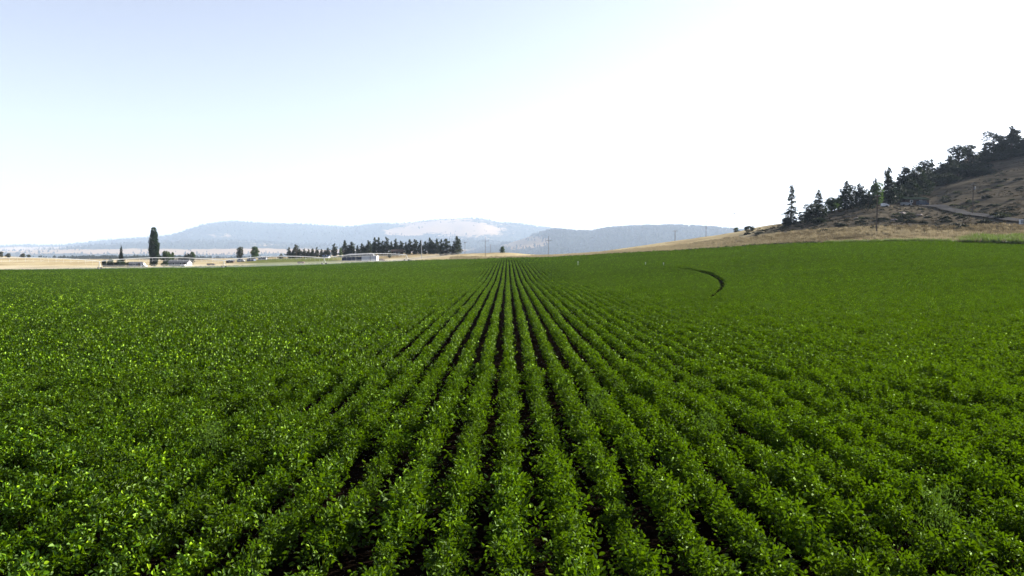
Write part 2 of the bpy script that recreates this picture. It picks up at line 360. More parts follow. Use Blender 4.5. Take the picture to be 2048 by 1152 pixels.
# ------------------------------------------------------------------ leaves
def leaves(C, D, Nn, Ln, Wd, fold=.25, quad=False):
    """C base points, D pointing direction, Nn leaf normal; a pointed oval folded on its midrib (4 triangles) or a kite (2)"""
    n = len(C); D = D/np.linalg.norm(D, axis=1, keepdims=True)
    Sd = np.cross(D, Nn); Sd /= np.linalg.norm(Sd, axis=1, keepdims=True) + 1e-9; Nn = np.cross(Sd, D)
    Ln = np.broadcast_to(Ln, n)[:, None]; Wd = np.broadcast_to(Wd, n)[:, None]
    if quad:
        v = np.stack([C, C + D*Ln*.45 + Sd*Wd*.5 + Nn*Wd*fold, C + D*Ln, C + D*Ln*.45 - Sd*Wd*.5 + Nn*Wd*fold], 1)
        f = np.arange(n)[:, None, None]*4 + np.array([[0,1,2],[0,2,3]])[None]
        return v.reshape(-1, 3), f.reshape(-1, 3)
    v = np.stack([C, C + D*Ln*.3 + Sd*Wd*.46 + Nn*Wd*fold, C + D*Ln*.68 + Sd*Wd*.36 + Nn*Wd*fold*.6 - Nn*Ln*.04, C + D*Ln - Nn*Ln*.14,
                  C + D*Ln*.68 - Sd*Wd*.36 + Nn*Wd*fold*.6 - Nn*Ln*.04, C + D*Ln*.3 - Sd*Wd*.46 + Nn*Wd*fold], 1)
    f = np.arange(n)[:, None, None]*6 + np.array([[0,1,2],[0,2,3],[0,3,4],[0,4,5]])[None]
    return v.reshape(-1, 3), f.reshape(-1, 3)
def rnd(n, s=1.0): return rng.normal(0, s, (n, 3))

# ------------------------------------------------------------------ crop plants
ROW = .885; SKEW = -9/F; ROW0 = .05
def plant_mesh(k, nsp=50, Lf=.070, r=(.425, .30, .60)):
    """a bushy plant: stems end in compound leaves of five leaflets, shell of leaves over a rounded mound"""
    n = nsp; th = rng.uniform(0, 2*pi, n); cz = rng.uniform(0.0, 1, n)**.62; sz = np.sqrt(1 - cz**2)
    rr = rng.uniform(.30, 1.10, n)**.8 * (1 + .22*np.sin(th*3 + k) + .1*np.sin(th*5 + k*2))
    P = np.stack([np.cos(th)*sz*r[0]*rr, np.sin(th)*sz*r[1]*1.3*rr, (.34 + .66*cz)*r[2]*rng.uniform(.72, 1.12, n)], -1)
    out = P*np.array([1/r[0]**2, 1/r[1]**2, 1/r[2]**2]) * .16; out /= np.linalg.norm(out, axis=1, keepdims=True)
    axis = out + np.array([0, 0, -.15]) + rnd(n, .45); axis /= np.linalg.norm(axis, axis=1, keepdims=True)
    nrm = out*.6 + np.array([0, 0, .7]) + rnd(n, .5)
    side = np.cross(axis, nrm); side /= np.linalg.norm(side, axis=1, keepdims=True)
    nrm = np.cross(side, axis)
    sc = rng.uniform(.75, 1.25, n)[:, None]
    C, D, NN, LL = [], [], [], []
    for (a, s, l) in ((.0, 0, 1.15), (-.05, 1, .95), (-.05, -1, .95), (-.105, 1, .8), (-.105, -1, .8)):
        base = P + axis*(a*1.1)*sc
        d = axis*(1 if s == 0 else .35) + side*s*.95 + rnd(n, .18)
        C.append(base); D.append(d); NN.append(nrm + rnd(n, .3)); LL.append((Lf*l*sc[:, 0]))
    C = np.vstack(C); D = np.vstack(D); NN = np.vstack(NN); LL = np.concatenate(LL)
    v, f = leaves(C, D, NN, LL, LL*.68, .22)
    # stems from the root to the leaf tips
    m = min(16, n); sv, sf = [], []
    for i in range(m):
        p = P[i]*.97; b = np.array([p[0]*.15, p[1]*.15, 0]); q = np.array([.008, 0, 0]); t = np.array([0, .008, 0]); o = len(sv)
        sv += [b-q, b+q, p*.6+np.array([0,0,.08])+t, p*.6+np.array([0,0,.08])-t, p]
        sf += [(o,o+1,o+2),(o,o+2,o+3),(o+3,o+2,o+4)]
    sf = np.array(sf) + len(v)
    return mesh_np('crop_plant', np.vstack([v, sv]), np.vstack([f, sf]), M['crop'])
def row_mesh(length, n, Lf, hi=.63, wid=.47):
    """a stretch of closed row, leaves over a bumpy ridge"""
    y = rng.uniform(-length/2 - .1, length/2 + .1, n); th = np.arccos(rng.uniform(-1, 1, n)*.98)
    nb = int(length/.34) + 3; amp = rng.uniform(.55, 1.15, nb); cxs = -length/2 - .34 + .34*np.arange(nb) + rng.normal(0, .05, nb)
    dd = (y[:, None] - cxs[None])/.24; bump = (amp[None]*np.exp(-dd**2)).max(1)
    rr = rng.uniform(.45, 1.08, n)*(.40 + .62*bump)
    P = np.stack([np.cos(th)*wid*rr*(1 - .15*np.sin(th)), y, (.25 + .75*np.sin(th))*hi*rr], -1)
    out = np.stack([np.cos(th), np.sin(y*2*pi/.36)*.5, np.sin(th)], -1)
    D = out*.7 + rnd(n, .8); NN = out*.6 + np.array([0, 0, .9]) + rnd(n, .4)
    s = rng.uniform(.7, 1.3, n)*Lf
    v, f = leaves(P - .3*Lf*D, D, NN, s, s*.72, .2, quad=True)
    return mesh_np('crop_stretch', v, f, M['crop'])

NEARV = 8; SEGV = 6; FARV = 6
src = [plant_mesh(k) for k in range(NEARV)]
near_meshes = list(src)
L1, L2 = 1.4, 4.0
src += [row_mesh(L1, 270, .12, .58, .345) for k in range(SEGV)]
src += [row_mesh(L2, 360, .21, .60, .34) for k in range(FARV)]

# wheel track worn by the irrigation machine: an arc where nothing grows
trk = []
for px, py, zc_ in ((1352,535,None),(1380,538.5,None),(1405,543,None),(1425,549,None),(1438,556,None),(1445,564,None),(1444,572,None),(1438,579,None),(1426,587,None),(1408,596,None)):
    # march until the ray meets the canopy
    best = None
    for Yd in np.arange(50, 260, .5):
        p = at(px, py, Yd)
        if p[2] < h(p[0], p[1]) + .55: best = p; break
    if best: trk.append(best[:2])
trk = np.array(trk)
tt = np.linspace(0, len(trk)-1, 160); trkf = np.stack([np.interp(tt, np.arange(len(trk)), trk[:, 0]), np.interp(tt, np.arange(len(trk)), trk[:, 1])], -1)
# smooth it
for _ in range(60): trkf[1:-1] = (trkf[:-2] + 2*trkf[1:-1] + trkf[2:]) / 4
def track_dist(X, Y):
    return (.62/(.48 + .006*np.clip(Y - 85, 0, 90)))*np.sqrt(((np.stack([X, Y], -1)[:, None, :] - trkf[None])**2).sum(-1)).min(1)

pts, rzs, scs, ids = [], [], [], []
near = []
UL, UR = -1.35, 1.5
Y1, Y2 = 27.0, 205.0
for k in range(-440, 400):
    x0 = ROW0 + ROW*k
    # near single plants
    def put(ys, idx, sc3):
        xs = x0 + SKEW*ys + rng.normal(0, .022, len(ys))
        u = xs/np.clip(ys, 12, None)
        ok = (u > UL) & (u < UR) & (ys < edgeY(xs/np.clip(ys, 30, None)) - .6) & (ys > 3)
        if len(ys) and ys[0] > 26:
            m = ok.copy()
            nearby = m & (xs > trkf[:, 0].min()-3) & (xs < trkf[:, 0].max()+3) & (ys > trkf[:, 1].min()-3) & (ys < trkf[:, 1].max()+3)
            if nearby.any():
                w_ = np.where(nearby)[0]; d = track_dist(xs[w_], ys[w_]); m[w_[d < (2.0 if idx[0] >= NEARV else .62)]] = False
                if idx[0] < NEARV: m2 = np.zeros_like(m); m2[w_[(d < 2.0)]] = True; m &= m2
            ok = m
        return xs[ok], ys[ok], idx[ok], sc3[ok]
    if abs(x0) < Y1*1.5 + 3:
        ys = np.arange(3, Y1, .31); ys = ys + rng.normal(0, .05, len(ys))
        gap = fbm(np.full(len(ys), x0*3), ys, 1.6, 2, 40)
        s = rng.uniform(.78, 1.14, len(ys)) * np.clip(1 + .34*gap, .55, 1.2) * np.where(rng.random(len(ys)) < .05, .55, 1)
        sc3 = np.stack([s*rng.uniform(.88, 1.08, len(ys)), s, s*rng.uniform(.9, 1.12, len(ys))], -1)
        X_, Y_, I_, S_ = put(ys, rng.integers(0, NEARV, len(ys)), sc3)
        rz = rng.normal(0, .35, len(X_)) + rng.integers(0, 2, len(X_))*pi
        for a in range(len(X_)):
            near.append((Y_[a], X_[a], rz[a], S_[a], int(I_[a]), k))
    if abs(x0) < Y2*1.5 + 5:
        seg_ys = np.arange(Y1 + L1/2, Y2, L1)
        # stretches near the wheel track are put in as single plants so the bare arc keeps its shape
        sc3 = np.stack([rng.uniform(.80, 1.08, len(seg_ys)), np.ones(len(seg_ys)), np.where(rng.random(len(seg_ys)) < .03, .6, rng.uniform(.86, 1.13, len(seg_ys)))*(1 + .12*fbm(np.full(len(seg_ys), x0), seg_ys, 4, 2, 50))], -1)
        X_, Y_, I_, S_ = put(seg_ys, NEARV + rng.integers(0, SEGV, len(seg_ys)), sc3)
        pts.append(np.stack([X_, Y_, H(X_, Y_)], -1)); rzs.append(rng.integers(0, 2, len(X_))*pi + .006); scs.append(S_); ids.append(I_)
    xs_t = x0 - .006*120
    if trkf[:, 0].min() - 4 < xs_t < trkf[:, 0].max() + 4:
        yy_ = np.arange(trkf[:, 1].min() - 3, trkf[:, 1].max() + 3, .31); yy_ = yy_ + rng.normal(0, .04, len(yy_)); s_ = rng.uniform(.85, 1.15, len(yy_))
        X_, Y_, I_, S_ = put(yy_, rng.integers(0, NEARV, len(yy_)), np.stack([s_, s_, s_], -1)) if len(yy_) else (0, 0, 0, 0)
        q_ = (track_dist(X_, Y_) < 2.0) & (track_dist(X_, Y_) > .62) if len(X_) else np.zeros(0, bool)
        X_, Y_, I_, S_ = X_[q_], Y_[q_], I_[q_], S_[q_]
        pts.append(np.stack([X_, Y_, H(X_, Y_)], -1)); rzs.append(rng.uniform(0, 6.28, len(X_))); scs.append(S_); ids.append(I_)
        far_a = np.arange(Y2 + L1/2, trkf[:, 1].max() + 6, L1)
        n_ = len(far_a); sc3 = np.stack([rng.uniform(.9, 1.05, n_), np.ones(n_), rng.uniform(.88, 1.1, n_)], -1)
        X_, Y_, I_, S_ = put(far_a, NEARV + rng.integers(0, SEGV, n_), sc3)
        pts.append(np.stack([X_, Y_, H(X_, Y_)], -1)); rzs.append(rng.integers(0, 2, len(X_))*pi + .006); scs.append(S_); ids.append(I_)
        start = (far_a[-1] if n_ else Y2) + L1/2
    else: start = Y2
    far_ys = np.arange(start + L2/2, 440, L2); n_ = len(far_ys)
    sc3 = np.stack([rng.uniform(.92, 1.06, n_), np.ones(n_), rng.uniform(.76, 1.22, n_)*(1 + .2*fbm(np.full(n_, x0*1.), far_ys, 7, 2, 51))], -1)
    X_, Y_, I_, S_ = put(far_ys, NEARV + SEGV + rng.integers(0, FARV, n_), sc3)
    pts.append(np.stack([X_, Y_, H(X_, Y_)], -1)); rzs.append(rng.integers(0, 2, len(X_))*pi + .006); scs.append(S_); ids.append(I_)

near.sort(key=lambda t: t[0])
ORD = ['', 'second ', 'third ', 'fourth ', 'fifth ', 'sixth ', 'seventh ', 'eighth ', 'ninth ', 'tenth ', 'eleventh ', 'twelfth ']
def row_words(k):
    if k == 0: return 'in the middle row running straight ahead'
    side = 'left' if k < 0 else 'right'; q = ORD[min(abs(k), 12)-1]
    return '%srow %s of the middle row' % (q, side)
count = 0; rest = []
for (y_, x_, rz, s_, i_, k) in near:
    if count < 300 and y_ > 8.4 and abs(x_/y_) < .72:
        o = bpy.data.objects.new('crop_plant', near_meshes[i_]); COL.objects.link(o)
        o.location = (x_, y_, h(x_, y_)); o.rotation_euler = (0, 0, rz); o.scale = s_
        tag(o, "bushy green crop plant at the field's front, " + row_words(k), 'crop plant', 'crop plants at the front of the field')
        count += 1
    else: rest.append((y_, x_, rz, s_, i_))
xr = np.array([r[1] for r in rest]); yr = np.array([r[0] for r in rest])
pts.append(np.stack([xr, yr, H(xr, yr)], -1)); rzs.append(np.array([r[2] for r in rest])); scs.append(np.array([r[3] for r in rest])); ids.append(np.array([r[4] for r in rest]))
P_ = np.vstack(pts); print('crop instances', len(P_))
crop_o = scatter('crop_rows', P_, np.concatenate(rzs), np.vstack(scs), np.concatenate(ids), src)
tag(crop_o, 'dense rows of leafy green crop filling the field to its far edge', 'crop', kind='stuff')

# ------------------------------------------------------------------ trees
def cards(P, D, size, mat, name, flat=.35, q=True):
    n = len(P); NN = rnd(n) + np.array([0, 0, flat])
    s = size*rng.uniform(.6, 1.35, n)
    v, f = leaves(P - D*s[:, None]*.4, D + rnd(n, .5), NN, s, s*.6, .15, quad=q)
    return mesh_np(name, v, f, mat)
def crown_conifer(mat, n=2600, gaps=.0, w=.17, seed=0, base=.06, card=.034):
    """unit height spire of drooping whorled boughs"""
    P, D = [], []
    z = base; k = 0
    while z < .985:
        R0 = w*(1 - z)**.8*rng.uniform(.72, 1.12) + .006
        nb = rng.integers(5, 8); ph = rng.uniform(0, 6.28)
        for b in range(nb):
            if rng.random() < gaps: continue
            t = ph + b*2*pi/nb + rng.normal(0, .25); L_ = R0*rng.uniform(.6, 1.25)
            m = max(6, int(n*L_/ (w*12)*.55))
            a = rng.uniform(.05, 1, m)**.7
            r_ = a*L_; up = .10*a*(1 if z > .5 else -.2)
            x = np.cos(t)*r_ + rng.normal(0, .010 + .016*(1-z), m); y = np.sin(t)*r_ + rng.normal(0, .010 + .016*(1-z), m)
            zz = z + up*L_*2 - a**2*L_*.25 + rng.normal(0, .009, m)
            P.append(np.stack([x, y, zz], -1)); D.append(np.stack([np.cos(t)*np.ones(m), np.sin(t)*np.ones(m), -.2*np.ones(m)], -1))
        z += rng.uniform(.022, .045)
    P = np.vstack(P); D = np.vstack(D)
    return cards(P, D, card, mat, 'crown')
def crown_lobes(mat, lobes, n=2400, card=.05):
    """unit height, lobes: (x,y,z,rx,ry,rz)"""
    P, D = [], []
    vol = sum(l[3]*l[5] for l in lobes)
    for (x, y, z, a, b, c) in lobes:
        m = int(n*a*c/vol); d = rnd(m); d /= np.linalg.norm(d, axis=1, keepdims=True)
        r_ = rng.uniform(.35, 1, m)**.5
        # break the lobe into sprays
        s = 1 + .22*np.sin(d[:, 0]*7 + x*20)*np.sin(d[:, 1]*6 + 1)*np.sin(d[:, 2]*8 + z*30)
        P.append(np.array([x, y, z]) + d*np.array([a, b, c])*(r_*s)[:, None]); D.append(d)
    return cards(np.vstack(P), np.vstack(D), card, mat, 'crown')
def crown_rough(mat, n, w):
    """full, irregular evergreen crown: uneven boughs at many heights, pointed but lumpy"""
    lob = []
    for z in np.linspace(.08, .97, 24):
        rz_ = w*(min(1, .55 + z*1.8))*(1 - z)**.62*rng.uniform(.7, 1.15) + .01; t = rng.uniform(0, 6.28); q = rz_*rng.uniform(.25, .75)
        a = max(.03, rz_*rng.uniform(.45, .7)); lob.append((cos(t)*q, sin(t)*q, z, a, a, rng.uniform(.04, .08)))
    lob.append((0, 0, .4, w*.55, w*.55, .34))
    return crown_lobes(mat, lob, n, .048)
def lobes_round(n, w, z0=.3, z1=.95, seed=1, top=.6):
    out = []
    for i in range(n):
        z = z0 + (z1 - z0)*(i + .5)/n; r = w*math.sin(pi*min(1, max(.08, ((z - z0)/(z1 - z0))*.8 + .15)))*.8
        t = rng.uniform(0, 6.28); s = rng.uniform(.35, .6)*w
        out.append((cos(t)*r*.6, sin(t)*r*.6, z*.96, s, s, s*rng.uniform(.6, .95)))
    out.append((0, 0, (z0+z1)/2, w*.55, w*.55, (z1 - z0)*.42))
    return out
def trunk_mesh(hh=.9, r=.018, limbs=5, lean=.0, low=.15):
    m = MB(); m.tube([(0,0,-.04),(lean*.3,0,hh*.35),(lean,0.0,hh)], [r*1.25, r*.85, r*.2], 7)
    for i in range(limbs):
        z = low + (hh*.8 - low)*i/max(1, limbs); t = rng.uniform(0, 6.28); l = rng.uniform(.08, .16)
        m.tube([(lean*z,0,z),(lean*z+cos(t)*l*.5, sin(t)*l*.5, z+l*.35),(lean*z+cos(t)*l, sin(t)*l, z+l*.8)], [r*.5, r*.35, r*.1], 5)
    return m.mesh('trunk', M['bark'])
K = {}
K['spire'] = [(crown_conifer(M['conifer'], 1900, .42, .21, i, .08, .030), trunk_mesh(.97, .012, 3)) for i in range(3)]
K['dense'] = [(crown_rough(M['conifer'], 2600, .27), trunk_mesh(.9, .016, 2)) for i in range(3)]
K['juniper'] = [(crown_lobes(M['juniper'], [(0,0,.35,.30,.28,.30),(.04,0,.62,.22,.2,.24),(-.02,0,.85,.10,.1,.14)] + [(rng.uniform(-.2,.2), rng.uniform(-.2,.2), rng.uniform(.2,.75), .12, .12, .16) for _ in range(5)], 2200, .05), trunk_mesh(.6, .03, 2)) for i in range(3)]
K['grove'] = [(crown_rough(M['juniper'], 2200, .29), trunk_mesh(.9, .02, 2)) for i in range(4)]
K['dark'] = [(crown_lobes(M['conifer'], [(0,0,.40,.36,.33,.33)] + [(rng.uniform(-.28,.28), rng.uniform(-.2,.2), rng.uniform(.25,.85), .16, .15, .18) for _ in range(8)], 2800, .055), trunk_mesh(.6, .03, 3)) for i in range(3)]
K['pine'] = [(crown_lobes(M['conifer'], [(rng.uniform(-.24,.24)*(1.25-z_), rng.uniform(-.2,.2), z_, rng.uniform(.07,.13), .10, rng.uniform(.06,.10)) for z_ in np.linspace(.22,.93,19)], 2600, .042), trunk_mesh(.9, .022, 8, .05, .3)) for i in range(3)]
K['broad'] = [(crown_lobes(M['broad'], lobes_round(9, .36, .08, .93), 3200, .055), trunk_mesh(.65, .03, 6)) for i in range(3)]
K['bright'] = [(crown_lobes(M['bright'], lobes_round(9, .34, .15, .92), 2600, .055), trunk_mesh(.65, .03, 6)) for i in range(1)]
K['dull'] = [(crown_lobes(M['dull'], lobes_round(8, .36, .2, .92), 2200, .055), trunk_mesh(.65, .03, 6)) for i in range(2)]
def poplar():
    P = [(rng.uniform(-.04,.04)*(1-z), rng.uniform(-.04,.04), z, .125*math.sin(pi*(.18+.72*z))**.7, .12*math.sin(pi*(.18+.72*z))**.7, .09) for z in np.linspace(.10, .95, 15)]
    P += [(-.10, 0, .45, .035, .05, .20), (.09, 0, .5, .04, .05, .18), (-.08, .03, .75, .03, .04, .13)]
    return crown_lobes(M['poplar'], P, 6500, .034), trunk_mesh(.9, .02, 2)
K['poplar'] = [poplar()]
K['lollipop'] = [(crown_lobes(M['broad'], lobes_round(6, .30, .45, .95), 1300, .06), trunk_mesh(.65, .03, 5))]
K['bush'] = [(crown_lobes(M['conifer'], [(0,0,.48,.5,.48,.46)] + [(rng.uniform(-.35,.35), rng.uniform(-.3,.3), rng.uniform(.4,.85), .2, .2, .2) for _ in range(5)], 1900, .09), trunk_mesh(.6, .04, 3)) for i in range(2)]

NAMES = dict(spire='conifer_tree', dense='conifer_tree', juniper='juniper_tree', grove='conifer_tree', dark='juniper_tree', pine='pine_tree', broad='broadleaf_tree', bright='broadleaf_tree',
             dull='broadleaf_tree', poplar='poplar_tree', lollipop='broadleaf_tree', bush='juniper_bush')
CW = dict(spire=.40, dense=.5, juniper=.62, grove=.54, dark=.75, pine=.62, broad=.72, bright=.7, dull=.74, poplar=.30, lollipop=.6, bush=1.05)
def tree(kind, px, ytop, ybase, wpx, label, group=None, Y=None, cat=None, sink=.3):
    """place a tree so that its foot stands on the terrain at its measured distance"""
    x, y_, zb = at(px, ybase, Y); zg = h(x, y_)
    zt = at(px, ytop, Y)[2]; hh = zt - zg + sink
    wm = wpx/F*Y
    c, t = random.choice(K[kind])
    o = empty(NAMES[kind], (x, y_, zg - sink), random.uniform(0, 6.28) if kind not in ('poplar',) else 0)
    o.scale = (wm/CW[kind], wm/CW[kind], hh)
    for nm, mm in (('trunk', t), ('crown', c)):
        p = bpy.data.objects.new(nm, mm); COL.objects.link(p); p.parent = o
    tag(o, label, cat or ('bush' if kind == 'bush' else 'tree'), group)
    return o

# right hillside
g = 'trees along the right hillside'
tree('spire', 1582, 370, 452, 34, 'tall ragged conifer standing alone at the left end of the hillside trees', g, 292)
tree('bush', 1573, 433, 454, 22, 'low dark juniper bush at the foot of the lone ragged conifer', g, 290)
tree('spire', 1637, 379, 440, 34, 'thin conifer spire rising out of the dark juniper clump', g, 305)
tree('dark', 1612, 418, 449, 36, 'squat dark juniper on the lower left flank of the clump', g, 283)
tree('dark', 1632, 405, 452, 46, 'broad dark juniper at the front of the first clump on the slope', g, 280)
tree('bush', 1637, 434, 457, 32, 'rounded black-green bush lowest of the first clump on the slope', g, 262)
tree('broad', 1664, 395, 430, 34, 'rounded broadleaf tree with a sunlit top between two conifer groups', g, 300)
tree('bright', 1677, 392, 424, 22, 'small light green tree against the broad dark conifers', g, 305)
tree('dense', 1692, 362, 420, 40, 'pointed conifer with a broad skirt left of a slimmer one', g, 308)
tree('pine', 1704, 370, 418, 22, 'open airy tree between two pointed conifers', g, 315)
tree('dense', 1718, 368, 420, 30, 'slim pointed conifer just left of the dark round tree above the pole', g, 308)
tree('dark', 1736, 375, 424, 36, 'dark reddish-green round tree with a bare trunk left of the first roadside pole', g, 283)
tree('bright', 1754, 362, 412, 36, 'bright green sunlit broadleaf tree behind the top of the pole', g, 297)
tree('dense', 1750, 357, 405, 18, 'small conifer tip showing above the bright green tree', g, 312)
tree('dense', 1777, 336, 412, 38, 'tall black-green conifer right beside the bright green tree', g, 305)
tree('dark', 1790, 368, 412, 34, 'dark shrubby tree by the white vehicle', g, 312)
tops = [(1808,333,390,36,'dense',345),(1828,329,394,36,'dark',350),(1822,352,398,30,'dark',335),(1848,321,386,30,'pine',372),(1862,318,382,22,'spire',380),
        (1842,345,392,34,'dark',345),(1870,345,380,40,'dark',365),(1880,325,378,32,'dense',385),(1898,311,376,34,'dense',395),(1892,345,378,40,'dark',368),
        (1914,291,372,34,'pine',405),(1916,325,374,44,'dark',385),(1938,290,370,38,'pine',412),(1936,322,370,46,'dark',392),(1954,318,366,36,'dark',402),
        (1969,292,352,26,'dense',425),(1964,338,369,40,'dark',378),(1986,264,345,34,'pine',438),(1984,305,352,44,'dark',425),(1999,273,340,26,'dense',442),
        (2004,305,345,40,'dark',428),(2022,254,338,42,'dense',440),(2020,295,340,50,'dark',425),(2048,276,332,40,'dense',440),(2046,305,336,46,'dark',422),
        (2075,255,330,50,'dense',430),(2110,235,320,50,'dense',440),(2150,225,310,60,'dark',440),(2200,205,300,60,'dense',440)]
adj = dict(dense='pointed dark conifer', dark='dense bushy dark juniper', pine='open-crowned pine', spire='thin bare-topped conifer')
where = ['above the house roof','above the house roof, second from its left end','directly behind the house','breaking the skyline above the blue van','with the thinnest tip on the skyline above the driveway top',
 'behind the blue van','at the foot of the wooded ridge above the driveway','on the skyline right of the thin tip','left of the twin open crowns on the skyline','under the skyline left of the hillside pole',
 'left of the twin open crowns','beneath the left one of the twin open crowns','right of the twin open crowns, above the hillside pole','beneath the right one of the twin open crowns','filling the dip after the twin open crowns',
 'rising after the dip in the treeline','lowest on the slope right of the hillside pole','on the skyline left of the tallest crown','under the airy crown near the ridge top','close against the left side of the tallest crown',
 'between the airy crown and the tallest one','topmost on the ridge, highest crown in view','under the highest crown on the ridge','cut by the right edge of the picture on the ridge','lower down at the right edge of the picture',
 'beyond the ridge end','beyond the ridge end, higher up','beyond the ridge end, wide one','beyond the ridge end, farthest']
for (px, yt, yb, wp, kd, Yd), wr in zip(tops, where):
    tree(kd, px, yt, yb, wp*1.5, adj[kd] + ' ' + wr, g, Yd)
tree('bush', 1817, 378, 398, 26, 'low black-green bush on the bank left of the house roof', g, 322)

# lone bushes on the dry slope
tree('bush', 1498, 451, 470, 20, 'round dark juniper bush alone on the dry grass slope', None, 300)
tree('lollipop', 1472, 454, 465, 12, 'small flat-topped juniper on the crest beside the round dark bush', None, 360)
tree('bush', 1476, 461, 466, 16, 'low spreading bush beneath the flat-topped juniper', None, 352)
tree('broad', 1005, 492, 504, 13, 'small round dark bush on the bare mound behind the field', None, 455)

# central grove
g = 'conifers of the grove behind the barn'
gt = [(562,507,514,9),(578,495,514,11),(592,489,514,19),(609,497,514,11),(617,498,514,10),(625,497,513,11),(634,494,513,10),(643,498,513,9),(656,496,512,14),(669,487,513,14),
      (690,481,511,18),(704,484,511,20),(715,491,510,12),(724,487,510,14),(737,481,509,18),(750,475,508,14),(757,475,508,13),(765,482,508,14),(773,474,508,16),(783,482,504,11),(792,477,504,13),
      (802,482,507,17),(812,484,506,12),(820,479,506,15),(830,479,506,20),(841,481,505,13),(851,483,505,16),(860,476,505,17),(874,477,505,15),(882,479,505,12),(893,478,508,24),(914,473,507,22),
      (698,490,511,16),(745,487,508,16),(728,492,510,14),(600,499,514,14),(586,501,514,12),(650,500,513,12),(866,484,506,16),(905,492,508,12)]
pos = ['%s conifer of the grove, %s' % (s, p) for s, p in zip(
 ['tiny','narrow','wide brownish','small','small','thin','thin','tiny','rounded','tall','tall dark','broad','small','mid-sized','broad','tall twin-tipped','twin-tipped right-hand','stout','tallest pointed','thin','airy',
  'wide','small','slim','broad full','slim','mid-sized','broad tall','tall dark','slender','wide full-skirted','large pale-sided','lower','lower','lower','lower','lower','lower','lower','low'],
 ['at its thin left end','second from its left end','behind the thin bare pole','just right of the wide brownish one','right of the thin bare pole group','in the middle of its low left wing','where its low left wing dips','left of the small blue-roofed house','above the small blue-roofed house','where the taller part begins, left of the barn',
  'above the left end of the barn roof','above the middle of the barn roof','in the notch above the barn','right of the notch above the barn','above the white barn wall','left tip of the pair right of the barn','right tip of the pair right of the barn','filling between the pair and the tallest tip','standing forward in front of the brown house','over the brown house','over the right end of the brown house',
  'just right of the brown house','in the dip right of the brown house','left of the grey utility pole','just left of the grey utility pole','hidden behind the grey utility pole','right of the grey utility pole','on the skyline right of the grey pole','between the broad tall one and the large end pair','left of the end pair','left one of the large end pair','last at its right end',
  'in front above the barn roof','in front of the twin tips','in front above the notch','behind the thin bare pole, on its right','behind the thin bare pole, on its left','behind the blue-roofed house','in front of the broad tall one','tucked between the large end pair'])]
for (px, yt, yb, wp), lb in zip(gt, pos):
    tree('grove', px, yt, yb, wp*1.42, lb, g, 500 if px < 740 else (515 if px < 880 else 472))
tree('bright', 681, 494, 512, 9, 'narrow pale green tree at the left end of the barn', None, 480)
tree('dull', 779, 503, 509, 12, 'low olive shrub in front of the grove right of the barn', None, 478)

# farmstead left
tree('poplar', 309, 457, 531, 23, 'tall columnar poplar towering over the farmhouse', None, 430)
tree('dense', 243, 491, 530, 13, 'dark narrow conifer rising from the hedge left of the poplar', None, 425)
tree('broad', 333, 500, 533, 27, 'rounded dark tree close on the right of the tall poplar', None, 430)
tree('lollipop', 346, 503, 524, 9, 'slender tree leaning just right of the rounded dark tree', None, 440)
tree('dark', 373, 506, 529, 34, 'wide dark low-crowned tree above the grey farmhouse roof', None, 440)
tree('lollipop', 386, 502, 527, 13, 'small tree with a ball-shaped crown right of the wide dark tree', None, 445)
tree('broad', 221, 517, 535, 18, 'bluish-green shrub at the tall end of the hedge', 'hedge bushes left of the farmhouse', 415)
for px, yt, wp, lb in ((208,519,10,'small dark bush at the left end of the farm hedge'),(216,524,18,'dark hedge bush next to the left end'),(230,524,20,'dark hedge bush under the narrow conifer'),(246,522,22,'olive hedge bush right under the narrow conifer'),(258,524,16,'olive bush at the right end of the farm hedge'),(237,519,16,'upper hedge bush with a yellowish top')):
    tree('broad' if 'olive' in lb or 'yellow' in lb else 'bush', px, yt, 536, wp, lb, 'hedge bushes left of the farmhouse', 412, 'bush')
tree('dull', 481, 492, 518, 21, 'brownish half-dead tree, left one of the pair left of the grove', None, 510)
tree('broad', 509, 492, 517, 25, 'full green tree, right one of the pair left of the grove', None, 515)
for px, yt, yb, wp, Yd, lb in ((2,502,516,12,740,'hazy tree cut by the left edge on the tan hill'),(17,506,517,15,730,'hazy spreading tree near the left edge on the tan hill'),(46,506,515,13,740,'hazy tree, taller of the pair on the tan hill'),(58,508.5,515,9,745,'hazy tree, smaller of the pair on the tan hill')):
    tree('dull', px, yt, yb, wp, lb, 'hazy trees on the tan hill far left', Yd)

# ------------------------------------------------------------------ sage and scrub on slopes
def shrub_mesh(mat, n=170, card=.26):
    d = rnd(n); d /= np.linalg.norm(d, axis=1, keepdims=True); d[:, 2] = np.abs(d[:, 2])
    P = d*np.array([.55, .55, .5])*rng.uniform(.5, 1.05, (n, 1)); return cards(P, d, card, mat, 'sagebrush')
sage = [shrub_mesh(M['sage']) for _ in range(4)] + [shrub_mesh(M['dull']) for _ in range(2)]
cnt = 0; tries = 0
zones = [('on the shaded slope beside the driveway', 1880, 2048, 200, 350), ('on the slope under the wooded ridge', 1640, 1860, 215, 285), ('on the dry slope left of the hillside trees', 1480, 1640, 235, 290)]
for zn, (wh, p0, p1, d0, d1) in enumerate(zones):
    for i in range((48, 30, 14)[zn]):
        px = random.uniform(p0, p1); Yd = random.uniform(d0, d1); x = (px - CX)/F*Yd; z = h(x, Yd)
        o = bpy.data.objects.new('sagebrush', random.choice(sage)); COL.objects.link(o)
        s = random.uniform(1.3, 3.3)*(.85 if zn == 2 else 1); o.location = (x, Yd, z - .1); o.rotation_euler = (0, 0, random.uniform(0, 6.28)); o.scale = (s*1.2, s, s*random.uniform(.5, .8))
        tag(o, 'low grey-green sagebrush clump ' + wh, 'shrub', 'sagebrush clumps ' + wh)
